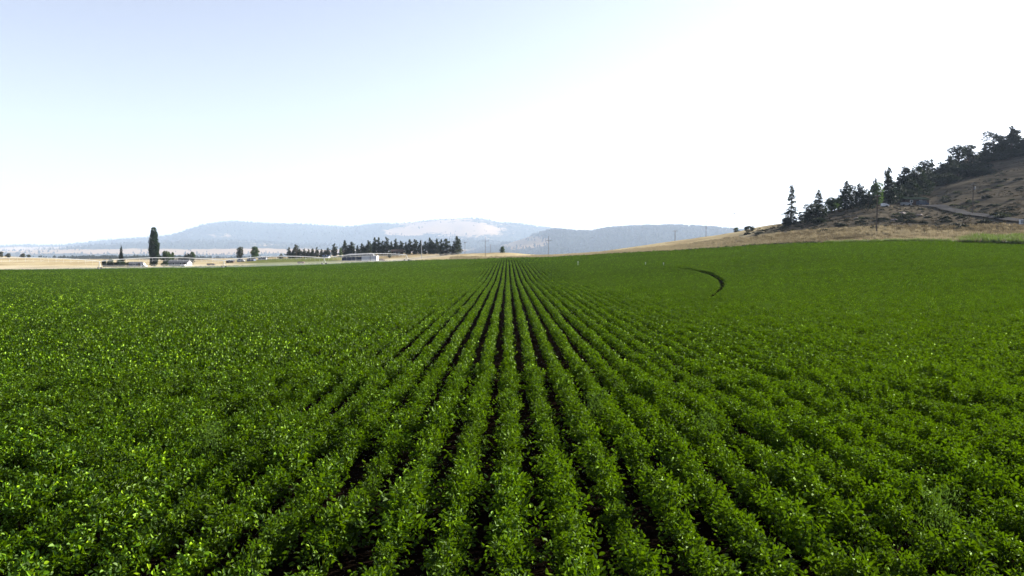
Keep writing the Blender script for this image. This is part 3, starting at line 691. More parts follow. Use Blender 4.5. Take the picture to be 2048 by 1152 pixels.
# scattered scrub nobody could count, dry grass fringe and roadside weeds
def tuft(mat, n=26, L_=.55):
    P = np.stack([rng.normal(0, .16, n), rng.normal(0, .16, n), np.zeros(n)], -1)
    D = np.array([0, 0, 1.0]) + rnd(n, .28); s = L_*rng.uniform(.6, 1.3, n)
    v, f = leaves(P, D, rnd(n), s, s*.12, .1, quad=True); return mesh_np('tuft', v, f, mat)
tufts = [tuft(M['straw']) for _ in range(4)] + [tuft(M['weed'], 30, .6) for _ in range(2)] + [shrub_mesh(M['sage'], 40, .4)] + [tuft(M['pale_lit_straw']) for _ in range(3)] + [tuft(M['deadgrass']) for _ in range(3)]
n = 38000
px = rng.uniform(900, 3300, n); u = (px - CX)/F; Yd = edgeY(u) + rng.uniform(0, 1, n)**1.3*np.where(px > 1480, 45, 60) + 1.5
X_ = u*Yd; ix = np.where(px < rng.normal(1500, 70, n), rng.integers(7, 10, n), np.where(rng.random(n) < np.clip(.1 + 1.6*fbm(X_, Yd, 26, 2, 77), .03, .8), 8, rng.integers(0, 4, n)))  # patches of pale tufts stand in for sunlit streaks on the right-hand band
s = rng.uniform(.7, 1.7, n)*np.where(rng.random(n) < .5 + .5*np.clip(fbm(X_, Yd, 12, 3, 8)*2, -1, 1), 1, .5)
P = np.stack([X_, Yd, H(X_, Yd)], -1)
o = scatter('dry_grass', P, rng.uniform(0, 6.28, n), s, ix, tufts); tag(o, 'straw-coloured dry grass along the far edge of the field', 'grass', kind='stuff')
n = 7400
px = np.concatenate([rng.uniform(1880, 2500, 3600), rng.uniform(1030, 1640, 900), rng.uniform(1650, 1900, 700), rng.uniform(-150, 1030, 2200)]); u = (px - CX)/F
Yd = edgeY(u) + np.concatenate([rng.uniform(-1, 12, 3600), rng.uniform(-.5, 3.5, 900), rng.uniform(0, 2.5, 700), rng.uniform(-.5, 5, 2200)]); X_ = u*Yd
ix = np.concatenate([rng.choice([4, 5, 5, 0], 3600), np.where(rng.random(900) < .6, 6, 4), rng.choice([4, 5], 700), rng.choice([4, 5, 6, 0], 2200)])
s = np.concatenate([rng.uniform(.8, 2.6, 3600)*np.clip((px[:3600]-1860)/90, .3, 1), rng.uniform(.5, 1.3, 900), rng.uniform(.6, 1.5, 700), rng.uniform(.4, 1.6, 2200)])
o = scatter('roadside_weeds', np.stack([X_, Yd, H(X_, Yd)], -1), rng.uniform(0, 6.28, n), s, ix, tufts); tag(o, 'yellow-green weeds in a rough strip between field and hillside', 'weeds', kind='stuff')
n = 6500
px = rng.uniform(1500, 2500, n); Yd = rng.uniform(205, 430, n); u = (px - CX)/F; X_ = u*Yd
keep = (fbm(X_, Yd, 22, 3, 31) > -.05) & (Yd > edgeY(u) + 34); px, Yd, X_ = px[keep], Yd[keep], X_[keep]; n = len(px)
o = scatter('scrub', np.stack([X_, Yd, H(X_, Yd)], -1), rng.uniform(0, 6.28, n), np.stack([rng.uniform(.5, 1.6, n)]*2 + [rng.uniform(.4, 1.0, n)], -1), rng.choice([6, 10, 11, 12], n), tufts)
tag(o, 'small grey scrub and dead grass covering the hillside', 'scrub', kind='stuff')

# taller weeds in the crop
def weed_mesh(n=420):
    P = np.stack([rng.normal(0, .26, n), rng.normal(0, .26, n), rng.uniform(.25, 1.0, n)], -1); P[:, :2] *= (1.15 - .5*P[:, 2:3])
    D = np.array([0, 0, .8]) + rnd(n, .7); s = .085*rng.uniform(.6, 1.4, n)
    v, f = leaves(P, D, rnd(n), s, s*.3, .1, quad=True); return mesh_np('weed_plant', v, f, M['field_weed'])
M['field_weed'] = leaf_mat('field_weed_leaf', [(0,(.05,.10,.015)),(1,(.13,.22,.04))], .25, (.14,.26,.03), .8, 0)
wm = [weed_mesh() for _ in range(2)]
for i, (px, py, s, lb) in enumerate(((425,885,.85,'pale feathery weed among the crop at the lower left'),(1415,858,.75,'feathery weed poking out of the crop right of the middle rows'),
      (1530,612,2.1,'wide pale green weed patch beyond the end of the curved wheel track'),(1718,628,1.5,'smaller pale weed patch right of the wide one'),(1880,1030,.7,'feathery weed in the rows at the lower right'),(1190,815,.6,'thin weed leaning over the rows right of the middle row'))):
    for Yd in np.arange(8, 200, .25):
        p = at(px, py, Yd)
        if p[2] < h(p[0], p[1]) + .6: break
    o = link('weed_plant', wm[i % 2]); o.location = (p[0], p[1], h(p[0], p[1]) - (.0 if s < 1 else .3)); o.scale = (s, s, .95 if s < 1 else 1.1)
    tag(o, lb, 'weed')

# white marker stakes in the field
for px, py, hm, lb in ((1156,527.5,.9,'white marker stake standing in the field right of the centre rows'),(1291,526,.45,'small white marker left of the other small one in the field'),(1327,526.5,.4,'tiny white marker just above the start of the curved wheel track')):
    for Yd in np.arange(80, 300, .5):
        p = at(px, py + 3, Yd)
        if p[2] < h(p[0], p[1]) + .6: break
    m = MB().box(-.04,.04,-.03,.03,0,.6+hm); m.prism([(-.09,.6+hm-.25),(.09,.6+hm-.25),(.09,.6+hm),(0,.6+hm+.08),(-.09,.6+hm)], -.05, -.033)
    o = m.build('marker_stake', M['white']); o.location = (p[0], p[1], h(p[0], p[1])); tag(o, lb, 'stake')

# ------------------------------------------------------------------ driveway
dw = [(1838,411,300),(1856,413,296),(1872,418,287),(1890,426,272),(1910,435,257),(1932,443,243),(1956,450,230),(1985,456,217),(2020,459,207),(2070,461,200),(2200,461,190)]
pw = np.array([((a - CX)/F*c, c) for a, b, c in dw]); ts = np.linspace(0, len(pw)-1, 90)
cx_ = np.interp(ts, range(len(pw)), pw[:, 0]); cy_ = np.interp(ts, range(len(pw)), pw[:, 1])
for _ in range(8): cx_[1:-1] = (cx_[:-2]+2*cx_[1:-1]+cx_[2:])/4; cy_[1:-1] = (cy_[:-2]+2*cy_[1:-1]+cy_[2:])/4
tx, ty = np.gradient(cx_), np.gradient(cy_); ln = np.hypot(tx, ty); nx, ny = -ty/ln, tx/ln
VV = []
offs = [-1.9, -1, 0, 1, 1.9]
base = H(cx_, cy_)
for q in offs:
    xx, yy = cx_ + nx*q, cy_ + ny*q; VV.append(np.stack([xx, yy, np.maximum(H(xx, yy), base*0 + H(xx, yy)) + .42], -1))
VV = np.stack(VV, 1); nn, mm_ = VV.shape[:2]
i_, j_ = np.meshgrid(np.arange(nn-1), np.arange(mm_-1), indexing='ij')
FF = np.stack([i_*mm_+j_, i_*mm_+j_+1, (i_+1)*mm_+j_+1, (i_+1)*mm_+j_], -1).reshape(-1, 4)
o = link('driveway', mesh_np('driveway', VV.reshape(-1, 3), FF, M['gravel'], True)); tag(o, kind='structure')

# boulders on the terrace slope
def rock(s):
    import bmesh
    bm = bmesh.new(); bmesh.ops.create_icosphere(bm, subdivisions=2, radius=1)
    for v in bm.verts: v.co *= 1 + .25*math.sin(v.co.x*5+s)*math.cos(v.co.y*4+s) + random.uniform(-.08, .08); v.co.z *= .6
    me = bpy.data.meshes.new('boulder'); bm.to_mesh(me); bm.free(); me.materials.append(M['rock']); return me
rk = [rock(i) for i in range(3)]
for i, (px, py, s, lb) in enumerate(((1805,429,1.2,'brown boulder beside the pale grass patch under the house'),(1789,442,.9,'boulder with a grassy cap on the slope below the white vehicle'),(1839,432,.9,'boulder halfway down the terrace slope under the house'),(1714,438,.8,'small boulder on the slope below the dark round tree'),(1748,404,.6,'small stone on the terrace rim left of the white vehicle'))):
    Yd = 262
    for Yd in np.arange(200, 330, .5):
        p = at(px, py, Yd)
        if p[2] < h(p[0], p[1]): break
    o = link('boulder', rk[i % 3]); o.location = (p[0], p[1], h(p[0], p[1]) + .2); o.scale = (s*1.3, s, s); tag(o, lb, 'boulder', 'boulders on the terrace slope')

# ------------------------------------------------------------------ utility poles
def pole(px, ytop, ybase, Y, label, arm=None, armw=2.4, rad=.12, color='polewood', extra=None, grp='utility poles beyond the field'):
    x, y_, z = at(px, ybase, Y); z = h(x, y_); zt = at(px, ytop, Y)[2]; L_ = zt - z
    o = empty('utility_pole', (x, y_, z))
    MB().tube([(0,0,-.5),(0,0,L_*.5),(0,0,L_)], [rad, rad*.85, rad*.65], 8).build('post', M[color], o)
    if arm is not None:
        za = at(px, arm, Y)[2] - z
        MB().box(-armw/2, armw/2, -rad-.16, -rad-.01, za-.08, za+.08).build('crossarm', M[color], o)
        for q in (-.45, -.2, .2, .45):
            MB().tube([(q*armw,-rad-.08,za+.08),(q*armw,-rad-.08,za+.16),(q*armw,-rad-.08,za+.32)], [.035,.08,.05], 8).build('insulator', M['greywall'], o)
    if extra == 'transformer':
        MB().tube([(.42,-.1,L_-1.9),(.42,-.1,L_-1.7),(.42,-.1,L_-1.0),(.42,-.1,L_-.9)], [.2,.28,.28,.2], 12).build('transformer', M['greywall'], o)
    if extra == 'lamp':
        MB().tube([(0,-.1,L_-.4),(0,-.6,L_-.3),(0,-.8,L_-.2)], [.04,.04,.04], 6).build('lamp_arm', M['galv'], o)
        MB().tube([(0,-.8,L_-.7),(0,-.8,L_-.3),(0,-.8,L_-.1)], [.32,.25,.1], 10).build('lamp_shade', M['white'], o)
    tag(o, label, 'utility pole', grp); return o
pole(1753, 389, 470, 203, 'tall brown wooden pole at the foot of the hill below the bright green tree', 393, 1.6, .2)
pole(1945, 368, 431, 240, 'wooden pole with a transformer beside the driveway on the slope', 371, 1.6, .2, 'polewood', 'transformer')
pole(1468, 415, 462, 372, 'tall thin pole against the sky on the crest by the flat-topped juniper', 427, 2.6)
pole(1412, 434, 472, 375, 'pole with double crossarm on the tan slope left of the crest', 444, 3.2)
pole(1350, 461, 482, 385, 'short pole with a wide top crossarm on the tan slope', 462, 2.4, .18)
pole(1097, 472, 509, 380, 'thin pole standing alone against the blue ridge', 481, 3.0)
pole(970.5, 474, 511, 410, 'pole with a wide crossarm left of the round bush', 482, 4.2)
pole(981, 489, 504, 600, 'tiny distant pole just right of the wide-armed one', 490, 2.2, .14)
pole(930, 484, 505, 560, 'slender distant pole right of the grove', 485, 2.2, .16)
pole(843, 479, 513, 455, 'light grey pole in front of the grove', None, 2, .2, 'greywall')
pole(711, 499, 521, 436, 'lamp pole in front of the barn roof', None, 2, .13, 'greywall', 'lamp')
pole(592.5, 490, 515, 470, 'thin bare pole in front of the brownish conifer', None, 2, .12)

# ------------------------------------------------------------------ buildings
def house(name, px, py, Y, W, D_, wallh, roofh, rz, wallm, roofm, label, cat='house', front=None, windows=2, door=True, over=.5):
    x, y_, z = at(px, py, Y); z = h(x, y_) - .1
    o = empty(name, (x, y_, z), rz)
    MB().box(-W/2, W/2, -D_/2, D_/2, -.8, wallh).build('wall', M[wallm], o)
    r = MB(); t = .14; hw = D_/2 + over; sl_ = roofh/(D_/2); e = -over*sl_
    prof = [(-hw, wallh+e), (0, wallh+roofh), (hw, wallh+e), (hw, wallh+e+t), (0, wallh+roofh+t), (-hw, wallh+e+t)]
    # profile runs across depth: build along X
    b = len(r.v)
    for xx in (-W/2-over, W/2+over): r.v += [(xx, a, c+.01) for a, c in prof]
    r.f += [(0,5,4,1),(1,4,3,2),(6,7,10,11),(7,8,9,10),(0,6,11,5),(5,11,10,4),(4,10,9,3),(3,9,8,2),(1,7,6,0),(2,8,7,1)]
    r.build('roof', M[roofm], o)
    for s in (-1, 1):
        g_ = MB(); q = s*(W/2-.02); p = s*(W/2+.0)
        g_.v += [(p,-D_/2,wallh),(p,D_/2,wallh),(p,0,wallh+roofh),(q-s*.1,-D_/2,wallh),(q-s*.1,D_/2,wallh),(q-s*.1,0,wallh+roofh)]
        g_.f += [(0,1,2),(5,4,3),(0,3,4,1),(1,4,5,2),(2,5,3,0)]
        g_.build('gable', M[wallm], o)
    for i in range(windows):
        cx = -W/2 + W*(i+.7)/(windows+.6)
        wf = MB(); wf.box(cx-.62, cx+.62, -D_/2-.06, -D_/2-.004, .9, 2.0); f = wf.build('window', M['white'], o)
        MB().box(cx-.5, cx+.5, -D_/2-.09, -D_/2-.064, 1.0, 1.9).build('pane', M['glass'], f)
    if door:
        cx = W*.36; MB().box(cx-.5, cx+.5, -D_/2-.07, -D_/2-.004, 0, 2.1).build('door', M['brown'], o)
    tag(o, label, cat); return o

# barn: roof with long open bay and white walls to its right
Yb = 448
x0, _, _z = at(683.5, 521, Yb); x1 = at(723.5, 521, Yb)[0]; x2 = at(754, 521, Yb)[0]
zb = zat(522, Yb) ; zb = min(zb, h((x0+x2)/2, Yb)+.1)
barn = empty('barn', ((x0+x2)/2, Yb, zb)); cxb = (x0+x2)/2
def bz(py): return zat(py, Yb) - zb
bw = MB(); bw.box(x0-cxb, x1-cxb, 5.6, 5.8, -1, bz(513.4)); bw.box(x0-cxb-.02, x0-cxb+.15, .5, 5.6, -1, bz(513.5)); bw.build('rear_wall', M['darkwall'], barn)
for i in range(5):
    xx = x0-cxb + (x1-x0)*i/4; MB().box(xx-.08, xx+.08, .05, .25, -1, bz(513.2)).build('post', M['greywall'], barn)
    if i < 4: MB().box(xx+.14, xx+(x1-x0)/4-.14, .8, .86, .35, bz(515)+.1).build('curtain_panel', M['darkwall'], barn)
MB().box(x0-cxb-.6, x1-cxb, -.25, .045, bz(513.1), bz(512.2)).build('fascia_beam', M['white'], barn)
MB().box(x1-cxb+.05, x2-cxb-4.3, -.8, 5.9, -1, bz(511.4)).build('white_wall', M['white'], barn)
MB().box(x1-cxb+.45, x1-cxb+4.4, -.9, -.805, -.9, bz(512.2)).build('sliding_door', M['white'], barn)
MB().box(x2-cxb-4.2, x2-cxb-3.9, -.45, -.1, -1, bz(511.6)).build('corner_post', M['greywall'], barn)
MB().box(x2-cxb-3.8, x2-cxb, -.9, 5.9, -1, bz(511.5)).build('white_wall', M['white'], barn)
MB().box(x2-cxb-3.4, x2-cxb-.4, -1.0, -.905, -.9, bz(512.3)).build('sliding_door', M['white'], barn)
# roof: hipped left end
xr0 = at(687,510.6,Yb)[0]-cxb-.4; xr1 = at(747,510,Yb)[0]-cxb; za_ = bz(511.0); zr = bz(506.2)
r = MB(); r.v += [(xr0,-1.0,za_),(xr1,-1.0,za_),(xr1,7.0,za_),(xr0,7.0,za_),(xr0+4.2,3,zr),(xr1-1.0,3,zr)]
r.f += [(0,1,5,4),(1,2,5),(2,3,4,5),(3,0,4),(3,2,1,0)]
r.build('roof', M['roofgrey'], barn)
for i in range(26):
    t = (i+.5)/26; xa = xr0+4.2 + (xr1-1.0-xr0-4.2)*t
    a0 = mathutils.Vector((xa, -1.03, za_+.02)); b0 = mathutils.Vector((xa, 3, zr+.03))
    MB().tube([a0, (a0+b0)/2, b0], [.05,.05,.05], 4).build('roof_seam', M['roofgrey'], barn)
MB().tube([(x2-cxb-3.9,1.2,bz(511.5)-.1),(x2-cxb-3.9,1.2,bz(510)),(x2-cxb-3.9,1.2,bz(509.2))], [.35,.35,.3], 10).build('vent_pipe', M['greywall'], barn)
tag(barn, 'long grey-roofed barn with dark blue open bay and bright white doors', 'barn')

house('farmhouse', 361, 532, 420, 10.5, 7, 2.2, 1.5, 0, 'greywall', 'roofgrey', 'low farmhouse with a grey roof under the wide dark tree')
house('shed', 273, 535, 412, 6.0, 5, 1.7, 1.0, .15, 'darkwall', 'roofgrey', 'small shed with a pale roof right of the farm hedge', 'shed', windows=1)
house('cabin', 795, 505, 505, 7.5, 5, 2.2, 1.4, .1, 'brown', 'brown', 'brown house half hidden among the conifers of the grove')
house('cottage', 653, 512, 480, 3.8, 4, 1.1, .8, 0, 'white', 'blue', 'tiny blue-roofed building at the foot of the grove left of the barn', 'building', windows=1, door=False)
house('hillside_house', 1824, 409, 314, 10.5, 7, 2.3, 1.1, .05, 'brown', 'roofgreen', 'low dark house with a green roof on the wooded terrace')
for px, py, Y, W, col, lb in ((461,526,470,4.4,'brown','dark low shed left of the tree pair'),(482,524,480,3.8,'greywall','grey shed beneath the brownish tree'),(503,524,480,4.6,'darkwall','dark shed beneath the full green tree'),(526,521,495,5.2,'greywall','long pale shed right of the full green tree')):
    house('shed', px, py, Y, W, 3.6, 1.1, .6, random.uniform(-.2,.2), col, 'roofgrey', lb, 'shed', windows=1, door=False, over=.2)

# vehicles
def van(px, py, Y, rz, bodym, label, L_=4.8, high=2.0, name='parked_van', cat='van'):
    x, y_, z = at(px, py, Y); z = h(x, y_)
    o = empty(name, (x, y_, z), rz); W = .95
    prof = [(-L_/2,.35),(L_/2,.35),(L_/2,.95),(L_/2-.75,1.15),(L_/2-1.4,high),(-L_/2+.1,high),(-L_/2,1.0)]
    MB().prism(prof, -W, W).build('body', M[bodym], o)
    for s in (-1, 1):
        y0, y1 = sorted((s*(W+.003), s*(W+.02)))
        MB().prism([(L_/2-1.9,1.2),(L_/2-.95,1.2),(L_/2-1.45,high-.15),(L_/2-1.9,high-.15)], y0, y1).build('side_window', M['glass'], o)
        MB().box(-L_/2+.5, L_/2-2.1, y0, y1, 1.2, high-.2).build('side_window', M['glass'], o)
        for q in (-L_/2+.9, L_/2-.95):
            MB().tube([(q, s*(W-.12), .35),(q, s*(W), .35),(q, s*(W+.06), .35)], [.35,.35,.30], 14).build('wheel', M['tyre'], o)
        MB().box(L_/2+.002, L_/2+.04, s*.75-.14, s*.75+.14, .7, .9).build('headlight', M['glass'], o)
    tag(o, label, cat); return o
van(1770, 410, 291, .3, 'white', 'white van parked on the terrace rim right of the bright green tree', 2.4, 1.5)
van(1845, 409, 303, .1, 'blue', 'blue van parked at the top of the driveway', 4.4, 2.0)
van(1812, 411, 300, -.2, 'greywall', 'pale grey car parked in front of the hillside house', 4.0, 1.45, 'parked_car', 'car')
van(288, 536, 400, 0, 'white', 'bright white van parked right of the pale-roofed shed', 2.7, 2.2)
van(367, 534, 405, 0, 'white', 'small white car parked below the grey farmhouse', 2.6, 1.2, 'parked_car', 'car')
van(602, 527, 425, 0, 'rust', 'dark low trailer-like vehicle on the lawn left of the barn', 4.0, 1.1, 'parked_vehicle', 'vehicle')
van(764, 521, 440, .1, 'rust', 'dark red pickup parked right of the white barn doors', 3.6, 1.6, 'parked_car', 'car')
van(422, 529, 430, .1, 'brown', 'brown pickup right of the farmhouse on the dry ground', 4.4, 1.2, 'parked_car', 'car')
# white utility cabinet at far right
x, y_, z = at(2042, 459, 200); z = h(x, y_)
o = empty('utility_cabinet', (x, y_, z)); MB().box(-.4,.4,-.3,.3,-.2,1.2).build('cabinet', M['white'], o); MB().box(-.33,.33,-.33,-.303,.1,1.1).build('door', M['greywall'], o)
tag(o, 'small white cabinet beside the driveway at the right edge', 'cabinet')

# ------------------------------------------------------------------ centre pivot irrigation machine
Y0 = 315.0; du, dv = .1227*Y0, .12*Y0
T = [((-.564)*Y0 + du*i, Y0 + dv*i) for i in range(-2, 4)]
piv = empty('irrigation_machine', (T[2][0], T[2][1], h(*T[2])))
def loc(p): return (p[0]-T[2][0], p[1]-T[2][1], p[2]-h(*T[2]))
ZP = 3.9
def top(p, py=None): return h(p[0], p[1]) + ZP
dirv = mathutils.Vector((du, dv, 0)).normalized(); perp = mathutils.Vector((-dirv.y, dirv.x, 0))
for i in range(len(T)):
    a = T[i]; za = h(*a); c = mathutils.Vector(loc((a[0], a[1], za)))
    tw = MB()
    for s in (-1, 1):
        foot = c + perp*0 + dirv*0 + mathutils.Vector((1, 0, 0))*0 + perp*s*2.0 + mathutils.Vector((0,0,.75))
        tw.tube([foot, foot*.5 + (c+mathutils.Vector((0,0,ZP-.1)))*.5, c+mathutils.Vector((0,0,ZP-.1))], [.11,.10,.09], 6)
    tw.tube([c-perp*2.1+mathutils.Vector((0,0,.75)), c+mathutils.Vector((0,0,.75)), c+perp*2.1+mathutils.Vector((0,0,.75))], [.11,.11,.11], 6)
    twr = tw.build('drive_tower', M['galv'], piv)
    for s in (-1, 1):
        q = c + perp*s*2.1 + mathutils.Vector((0,0,.72))
        MB().tube([q-dirv*.19, q-dirv*.17, q+dirv*.17, q+dirv*.19], [.52,.70,.70,.52], 20).build('wheel', M['tyre'], twr)
for i in range(len(T)-1):
    a, b = T[i], T[i+1]; pts_ = []
    for t in np.linspace(0, 1, 21):
        x = a[0]+(b[0]-a[0])*t; y_ = a[1]+(b[1]-a[1])*t; z = (1-t)*top(a)+t*top(b) + 1.5*math.sin(pi*t)**.8
        pts_.append(mathutils.Vector(loc((x, y_, z))))
    MB().tube(pts_, [.12]*21, 8).build('pipe', M['galv'], piv)
    trs = MB()
    low = []
    for k in range(2, 19, 2):
        p = pts_[k] - mathutils.Vector((0,0,1.35*math.sin(pi*k/20)**.5)); low.append(p)
        trs.tube([pts_[k], (pts_[k]+p)/2, p], [.035]*3, 4)
        if k+1 < 20: trs.tube([p, (pts_[k+1]+p)/2, pts_[k+1]], [.02]*3, 4)
    trs.tube([pts_[0]] + low + [pts_[20]], [.025]*(len(low)+2), 4)
    trs.build('truss', M['galv'], piv)
    dr = MB()
    for k in range(1, 20):
        p = pts_[k]; dr.tube([p, p-mathutils.Vector((0,0,.9)), p-mathutils.Vector((0,0,1.8))], [.018]*3, 4)
    o = dr.build('drop_hose', M['galv'], piv); o['kind'] = 'stuff'
for zt_, i in ((0, 0),):
    pass
tag(piv, 'long white centre pivot irrigation pipe on wheeled towers across the far field', 'irrigation machine')

# fine spray drifting under the pipe
def vol_mat(name, dens, col=(1,1,1), an=.2):
    m, n = mat_new(name); v = N(n, 'ShaderNodeVolumePrincipled'); v.inputs['Density'].default_value = dens; v.inputs['Color'].default_value = (*col, 1); v.inputs['Anisotropy'].default_value = an
    o = N(n, 'ShaderNodeOutputMaterial'); n.links.new(v.outputs[0], o.inputs['Volume']); return m
sp = MB(); vm = vol_mat('spray_mist', .014)
prev = None
Tn = T[1:] + [(T[-1][0]+30, T[-1][1]+22)]
for i in range(len(Tn)):
    a = Tn[i]; z = h(*a); c = mathutils.Vector((a[0], a[1], z))
    k = len(sp.v)
    wd = 7.5 if i < len(Tn)-1 else 1.5
    sp.v += [tuple(c - perp*wd + mathutils.Vector((0,0,.55))), tuple(c + perp*wd + mathutils.Vector((0,0,.55))), tuple(c + perp*wd*.4 + mathutils.Vector((0,0,2.3))), tuple(c - perp*wd*.4 + mathutils.Vector((0,0,2.3)))]
    if i: 
        for q in range(4): sp.f.append((k-4+q, k-4+(q+1)%4, k+(q+1)%4, k+q))
sp.f.append((3,2,1,0)); k = len(sp.v); sp.f.append((k-4,k-3,k-2,k-1))
o = sp.build('water_spray', vm); tag(o, 'low white drift of water spray under the irrigation pipe', 'spray', kind='stuff')

# ------------------------------------------------------------------ distant hills
def hills_mat(name, c_tree, c_grass):
    m, n = mat_new(name); L = n.links.new; g = N(n, 'ShaderNodeNewGeometry')
    a = N(n, 'ShaderNodeAttribute', attribute_name='wooded')
    t = N(n, 'ShaderNodeTexNoise'); t.inputs['Scale'].default_value = .009; t.inputs['Detail'].default_value = 9; t.inputs['Roughness'].default_value = .7
    L(g.outputs['Position'], t.inputs['Vector'])
    ad = N(n, 'ShaderNodeMath', operation='ADD'); L(a.outputs['Fac'], ad.inputs[0])
    sb = N(n, 'ShaderNodeMath', operation='MULTIPLY_ADD'); sb.inputs[1].default_value = 1.6; sb.inputs[2].default_value = -.8; L(t.outputs['Fac'], sb.inputs[0]); L(sb.outputs[0], ad.inputs[1])
    r = N(n, 'ShaderNodeValToRGB'); e = r.color_ramp.elements; e[0].position = .40; e[1].position = .60; e[0].color = (*c_grass, 1); e[1].color = (*c_tree, 1)
    L(ad.outputs[0], r.inputs[0])
    p = N(n, 'ShaderNodeBsdfPrincipled'); p.inputs['Roughness'].default_value = 1; p.inputs['Specular IOR Level'].default_value = 0; L(r.outputs[0], p.inputs['Base Color'])
    o = N(n, 'ShaderNodeOutputMaterial'); L(p.outputs[0], o.inputs[0]); return m
M['hills'] = hills_mat('hills', (.022,.030,.020), (.31,.215,.125))
forest_pts, forest_s = [], []
def ridge(name, prof, Yc, d0, d1, rough, wood, nu=360, nv=46, ntree=0, seed=0, bow=0.0):
    P = np.array(prof, float); px = np.linspace(P[0,0], P[-1,0], nu); yt = np.interp(px, P[:,0], P[:,1])
    k = np.hanning(9); k /= k.sum(); yt = np.convolve(np.pad(yt, 4, 'edge'), k, 'valid')
    crest = np.array([at(a, b, Yc)[2] for a, b in zip(px, yt)])
    v = np.linspace(0, 1, nv); Ys = np.where(v < .7, Yc - d0*(1 - v/.7), Yc + d1*(v-.7)/.3)
    prf = np.where(v < .7, (np.sin((v/.7)*pi/2))**1.25, np.cos((v-.7)/.3*pi/2)**1.2)
    Xg = ((px - CX)/F*Yc)[:, None]*(Ys/Yc)[None]**.6; Yg = np.broadcast_to(Ys[None], Xg.shape)
    Zg = crest[:, None]*prf[None] + rough*fbm(Xg, Yg, 1050, 5, seed)*(np.sin(np.clip(v/.7, 0, 1)*pi)*.9)[None]*1.0 - 2.0
    Zg = np.maximum(Zg, np.where(prf[None] < .02, -1.5, Zg))
    i, j = np.meshgrid(np.arange(nu-1), np.arange(nv-1), indexing='ij')
    Fq = np.stack([i*nv+j, (i+1)*nv+j, (i+1)*nv+j+1, i*nv+j+1], -1).reshape(-1, 4)
    me = mesh_np(name, np.stack([Xg, Yg, Zg], -1).reshape(-1, 3), Fq, M['hills'], True)
    W = wood(Xg/Yg*F + CX, HOR - (Zg - CAMZ)/Yg*F, Xg, Yg)
    a = me.attributes.new('wooded', 'FLOAT', 'POINT'); a.data.foreach_set('value', W.astype(np.float32).ravel())
    o = link(name, me); tag(o, kind='structure')
    # trees
    if ntree:
        fi = rng.uniform(0, nu-1.01, ntree); fj = rng.uniform(2, nv*.80, ntree); a_ = fi.astype(int); b_ = fj.astype(int); fa = fi-a_; fb = fj-b_
        def bil(Z): return Z[a_,b_]*(1-fa)*(1-fb)+Z[a_+1,b_]*fa*(1-fb)+Z[a_,b_+1]*(1-fa)*fb+Z[a_+1,b_+1]*fa*fb
        ww = bil(W); keep = rng.random(ntree) < np.clip(ww*1.3 - .12, .07, 1)
        forest_pts.append(np.stack([bil(Xg), bil(Yg), bil(Zg)-1], -1)[keep]); forest_s.append(rng.uniform(.7, 1.4, keep.sum()))
    return o
def blob(px, py, cx, cy, rx, ry, X, Y, sd): return np.clip(1.6 - np.sqrt(((px-cx)/rx)**2 + ((py-cy)/ry)**2)*1.15 + .45*fbm(X, Y, 500, 4, sd), 0, 1)
def wood_far(px, py, X, Y):
    w_ = .86 + .35*fbm(X, Y, 1200, 5, 3)
    w_ -= (1.0*blob(px, py, 905, 457, 95, 17, X, Y, 1)) + .7*blob(px, py, 800, 466, 40, 8, X, Y, 5)
    w_ -= .35*blob(px, py, 445, 470, 30, 6, X, Y, 2) + .5*blob(px, py, 120, 498, 140, 5, X, Y, 7) + .6*blob(px, py, 620, 500, 700, 6, X, Y, 9)
    return np.clip(w_, 0, 1)
def wood_near(px, py, X, Y):
    w_ = .98 + .15*fbm(X, Y, 500, 4, 13)
    w_ -= .85*blob(px, py, 1045, 485, 60, 16, X, Y, 4) + .6*blob(px, py, 1030, 470, 30, 8, X, Y, 6)
    return np.clip(w_, 0, 1)
def wood_mid(px, py, X, Y):
    w_ = .8 + .5*fbm(X, Y, 450, 4, 17) - .9*blob(px, py, 400, 503, 500, 5, X, Y, 8)
    return np.clip(w_, 0, 1)
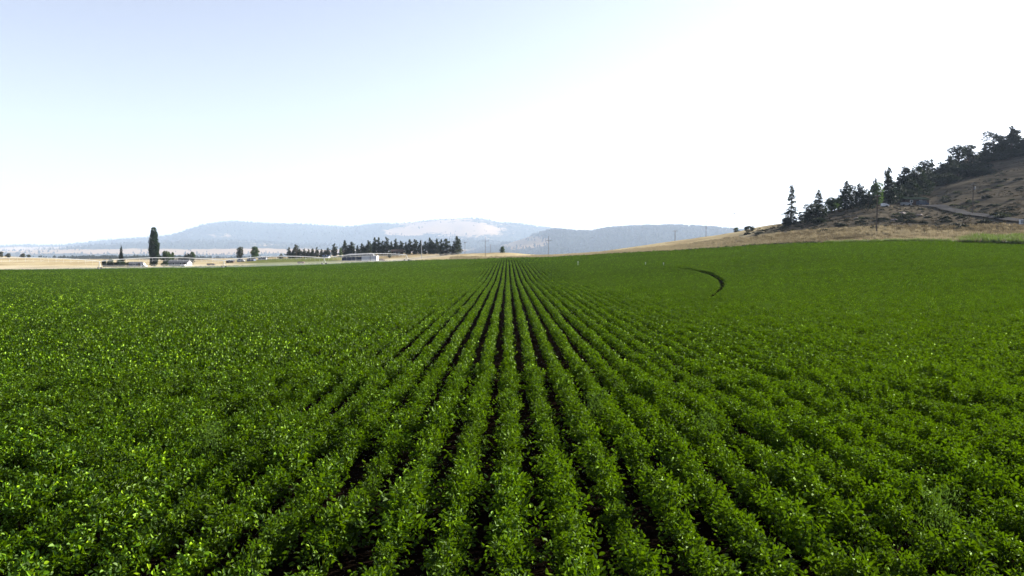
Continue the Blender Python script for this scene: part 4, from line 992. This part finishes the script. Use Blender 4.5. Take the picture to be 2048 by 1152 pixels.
ridge('mountains', [(-900,505),(-300,500),(0,493),(60,490.5),(120,492.5),(160,489),(240,480.5),(330,474),(350,472),(380,466),(420,450),(450,446),(480,443),(520,446),(560,449),(610,448.5),(650,452),(700,454.5),
      (740,450),(765,447),(790,449),(830,445.5),(870,441),(900,440),(940,438.5),(972,440.5),(1000,447),(1030,447.5),(1070,453),(1110,458),(1150,464),(1200,468),(1300,470),(1500,475),(1800,480),(2600,490)],
      14000, 4200, 2500, 75, wood_far, 520, 60, 16000, 3)
ridge('hills', [(-900,512),(-100,506),(60,503),(150,498),(210,493),(270,489),(340,484),(420,482),(520,484),(580,488),(650,490),(720,492),(800,488),(880,480),(940,478),(1010,486),(1100,492),(1300,500),(2600,506)],
      10500, 3000, 1400, 40, wood_mid, 420, 36, 9000, 8)
ridge('wooded_ridge', [(900,512),(960,501),(1000,491),(1040,480),(1075,468),(1110,460.5),(1150,465),(1180,465.5),(1205,460),(1235,457),(1270,455),(1310,454.5),(1350,454),(1400,457),(1440,460),(1480,463),(1560,468),(1700,470),(2600,474)],
      8600, 2700, 1600, 38, wood_near, 420, 44, 15000, 5)
# scattered trees and dark field strips on the far plain
n = 9000; px = rng.uniform(-300, 1150, n); Yd = rng.uniform(1700, 3900, n); X_ = (px-CX)/F*Yd
keep = fbm(X_, Yd, 260, 3, 60) > .12; forest_pts.append(np.stack([X_, Yd, H(X_, Yd)], -1)[keep]); forest_s.append(rng.uniform(.5, 1.0, keep.sum()))
def far_tree(seed):
    P = []; 
    n = 34; z = rng.uniform(.05, 1, n); r = .3*(1-z)**.7+.03; t = rng.uniform(0, 6.28, n)
    P = np.stack([np.cos(t)*r, np.sin(t)*r, z], -1); return cards(P, np.stack([np.cos(t), np.sin(t), .3*np.ones(n)], -1), .42, M['conifer'], 'far_tree')
fp = np.vstack(forest_pts); fs = np.concatenate(forest_s)*np.where(fp[:, 1] > 4000, 20, 9.0)
o = scatter('distant_forest', fp, rng.uniform(0, 6.28, len(fp)), np.stack([fs, fs, fs*1.1], -1), rng.integers(0, 3, len(fp)), [far_tree(i) for i in range(3)])
tag(o, 'blue-hazed conifer forest over the distant hills', 'forest', kind='stuff')
print('forest', len(fp))

# ------------------------------------------------------------------ haze
hz = MB(); hz.box(-18500, 18500, -18500, 18500, -4, 840)
o = hz.build('haze', vol_mat('haze', .52e-4, (.56,.70,.93), .1)); tag(o, kind='stuff')
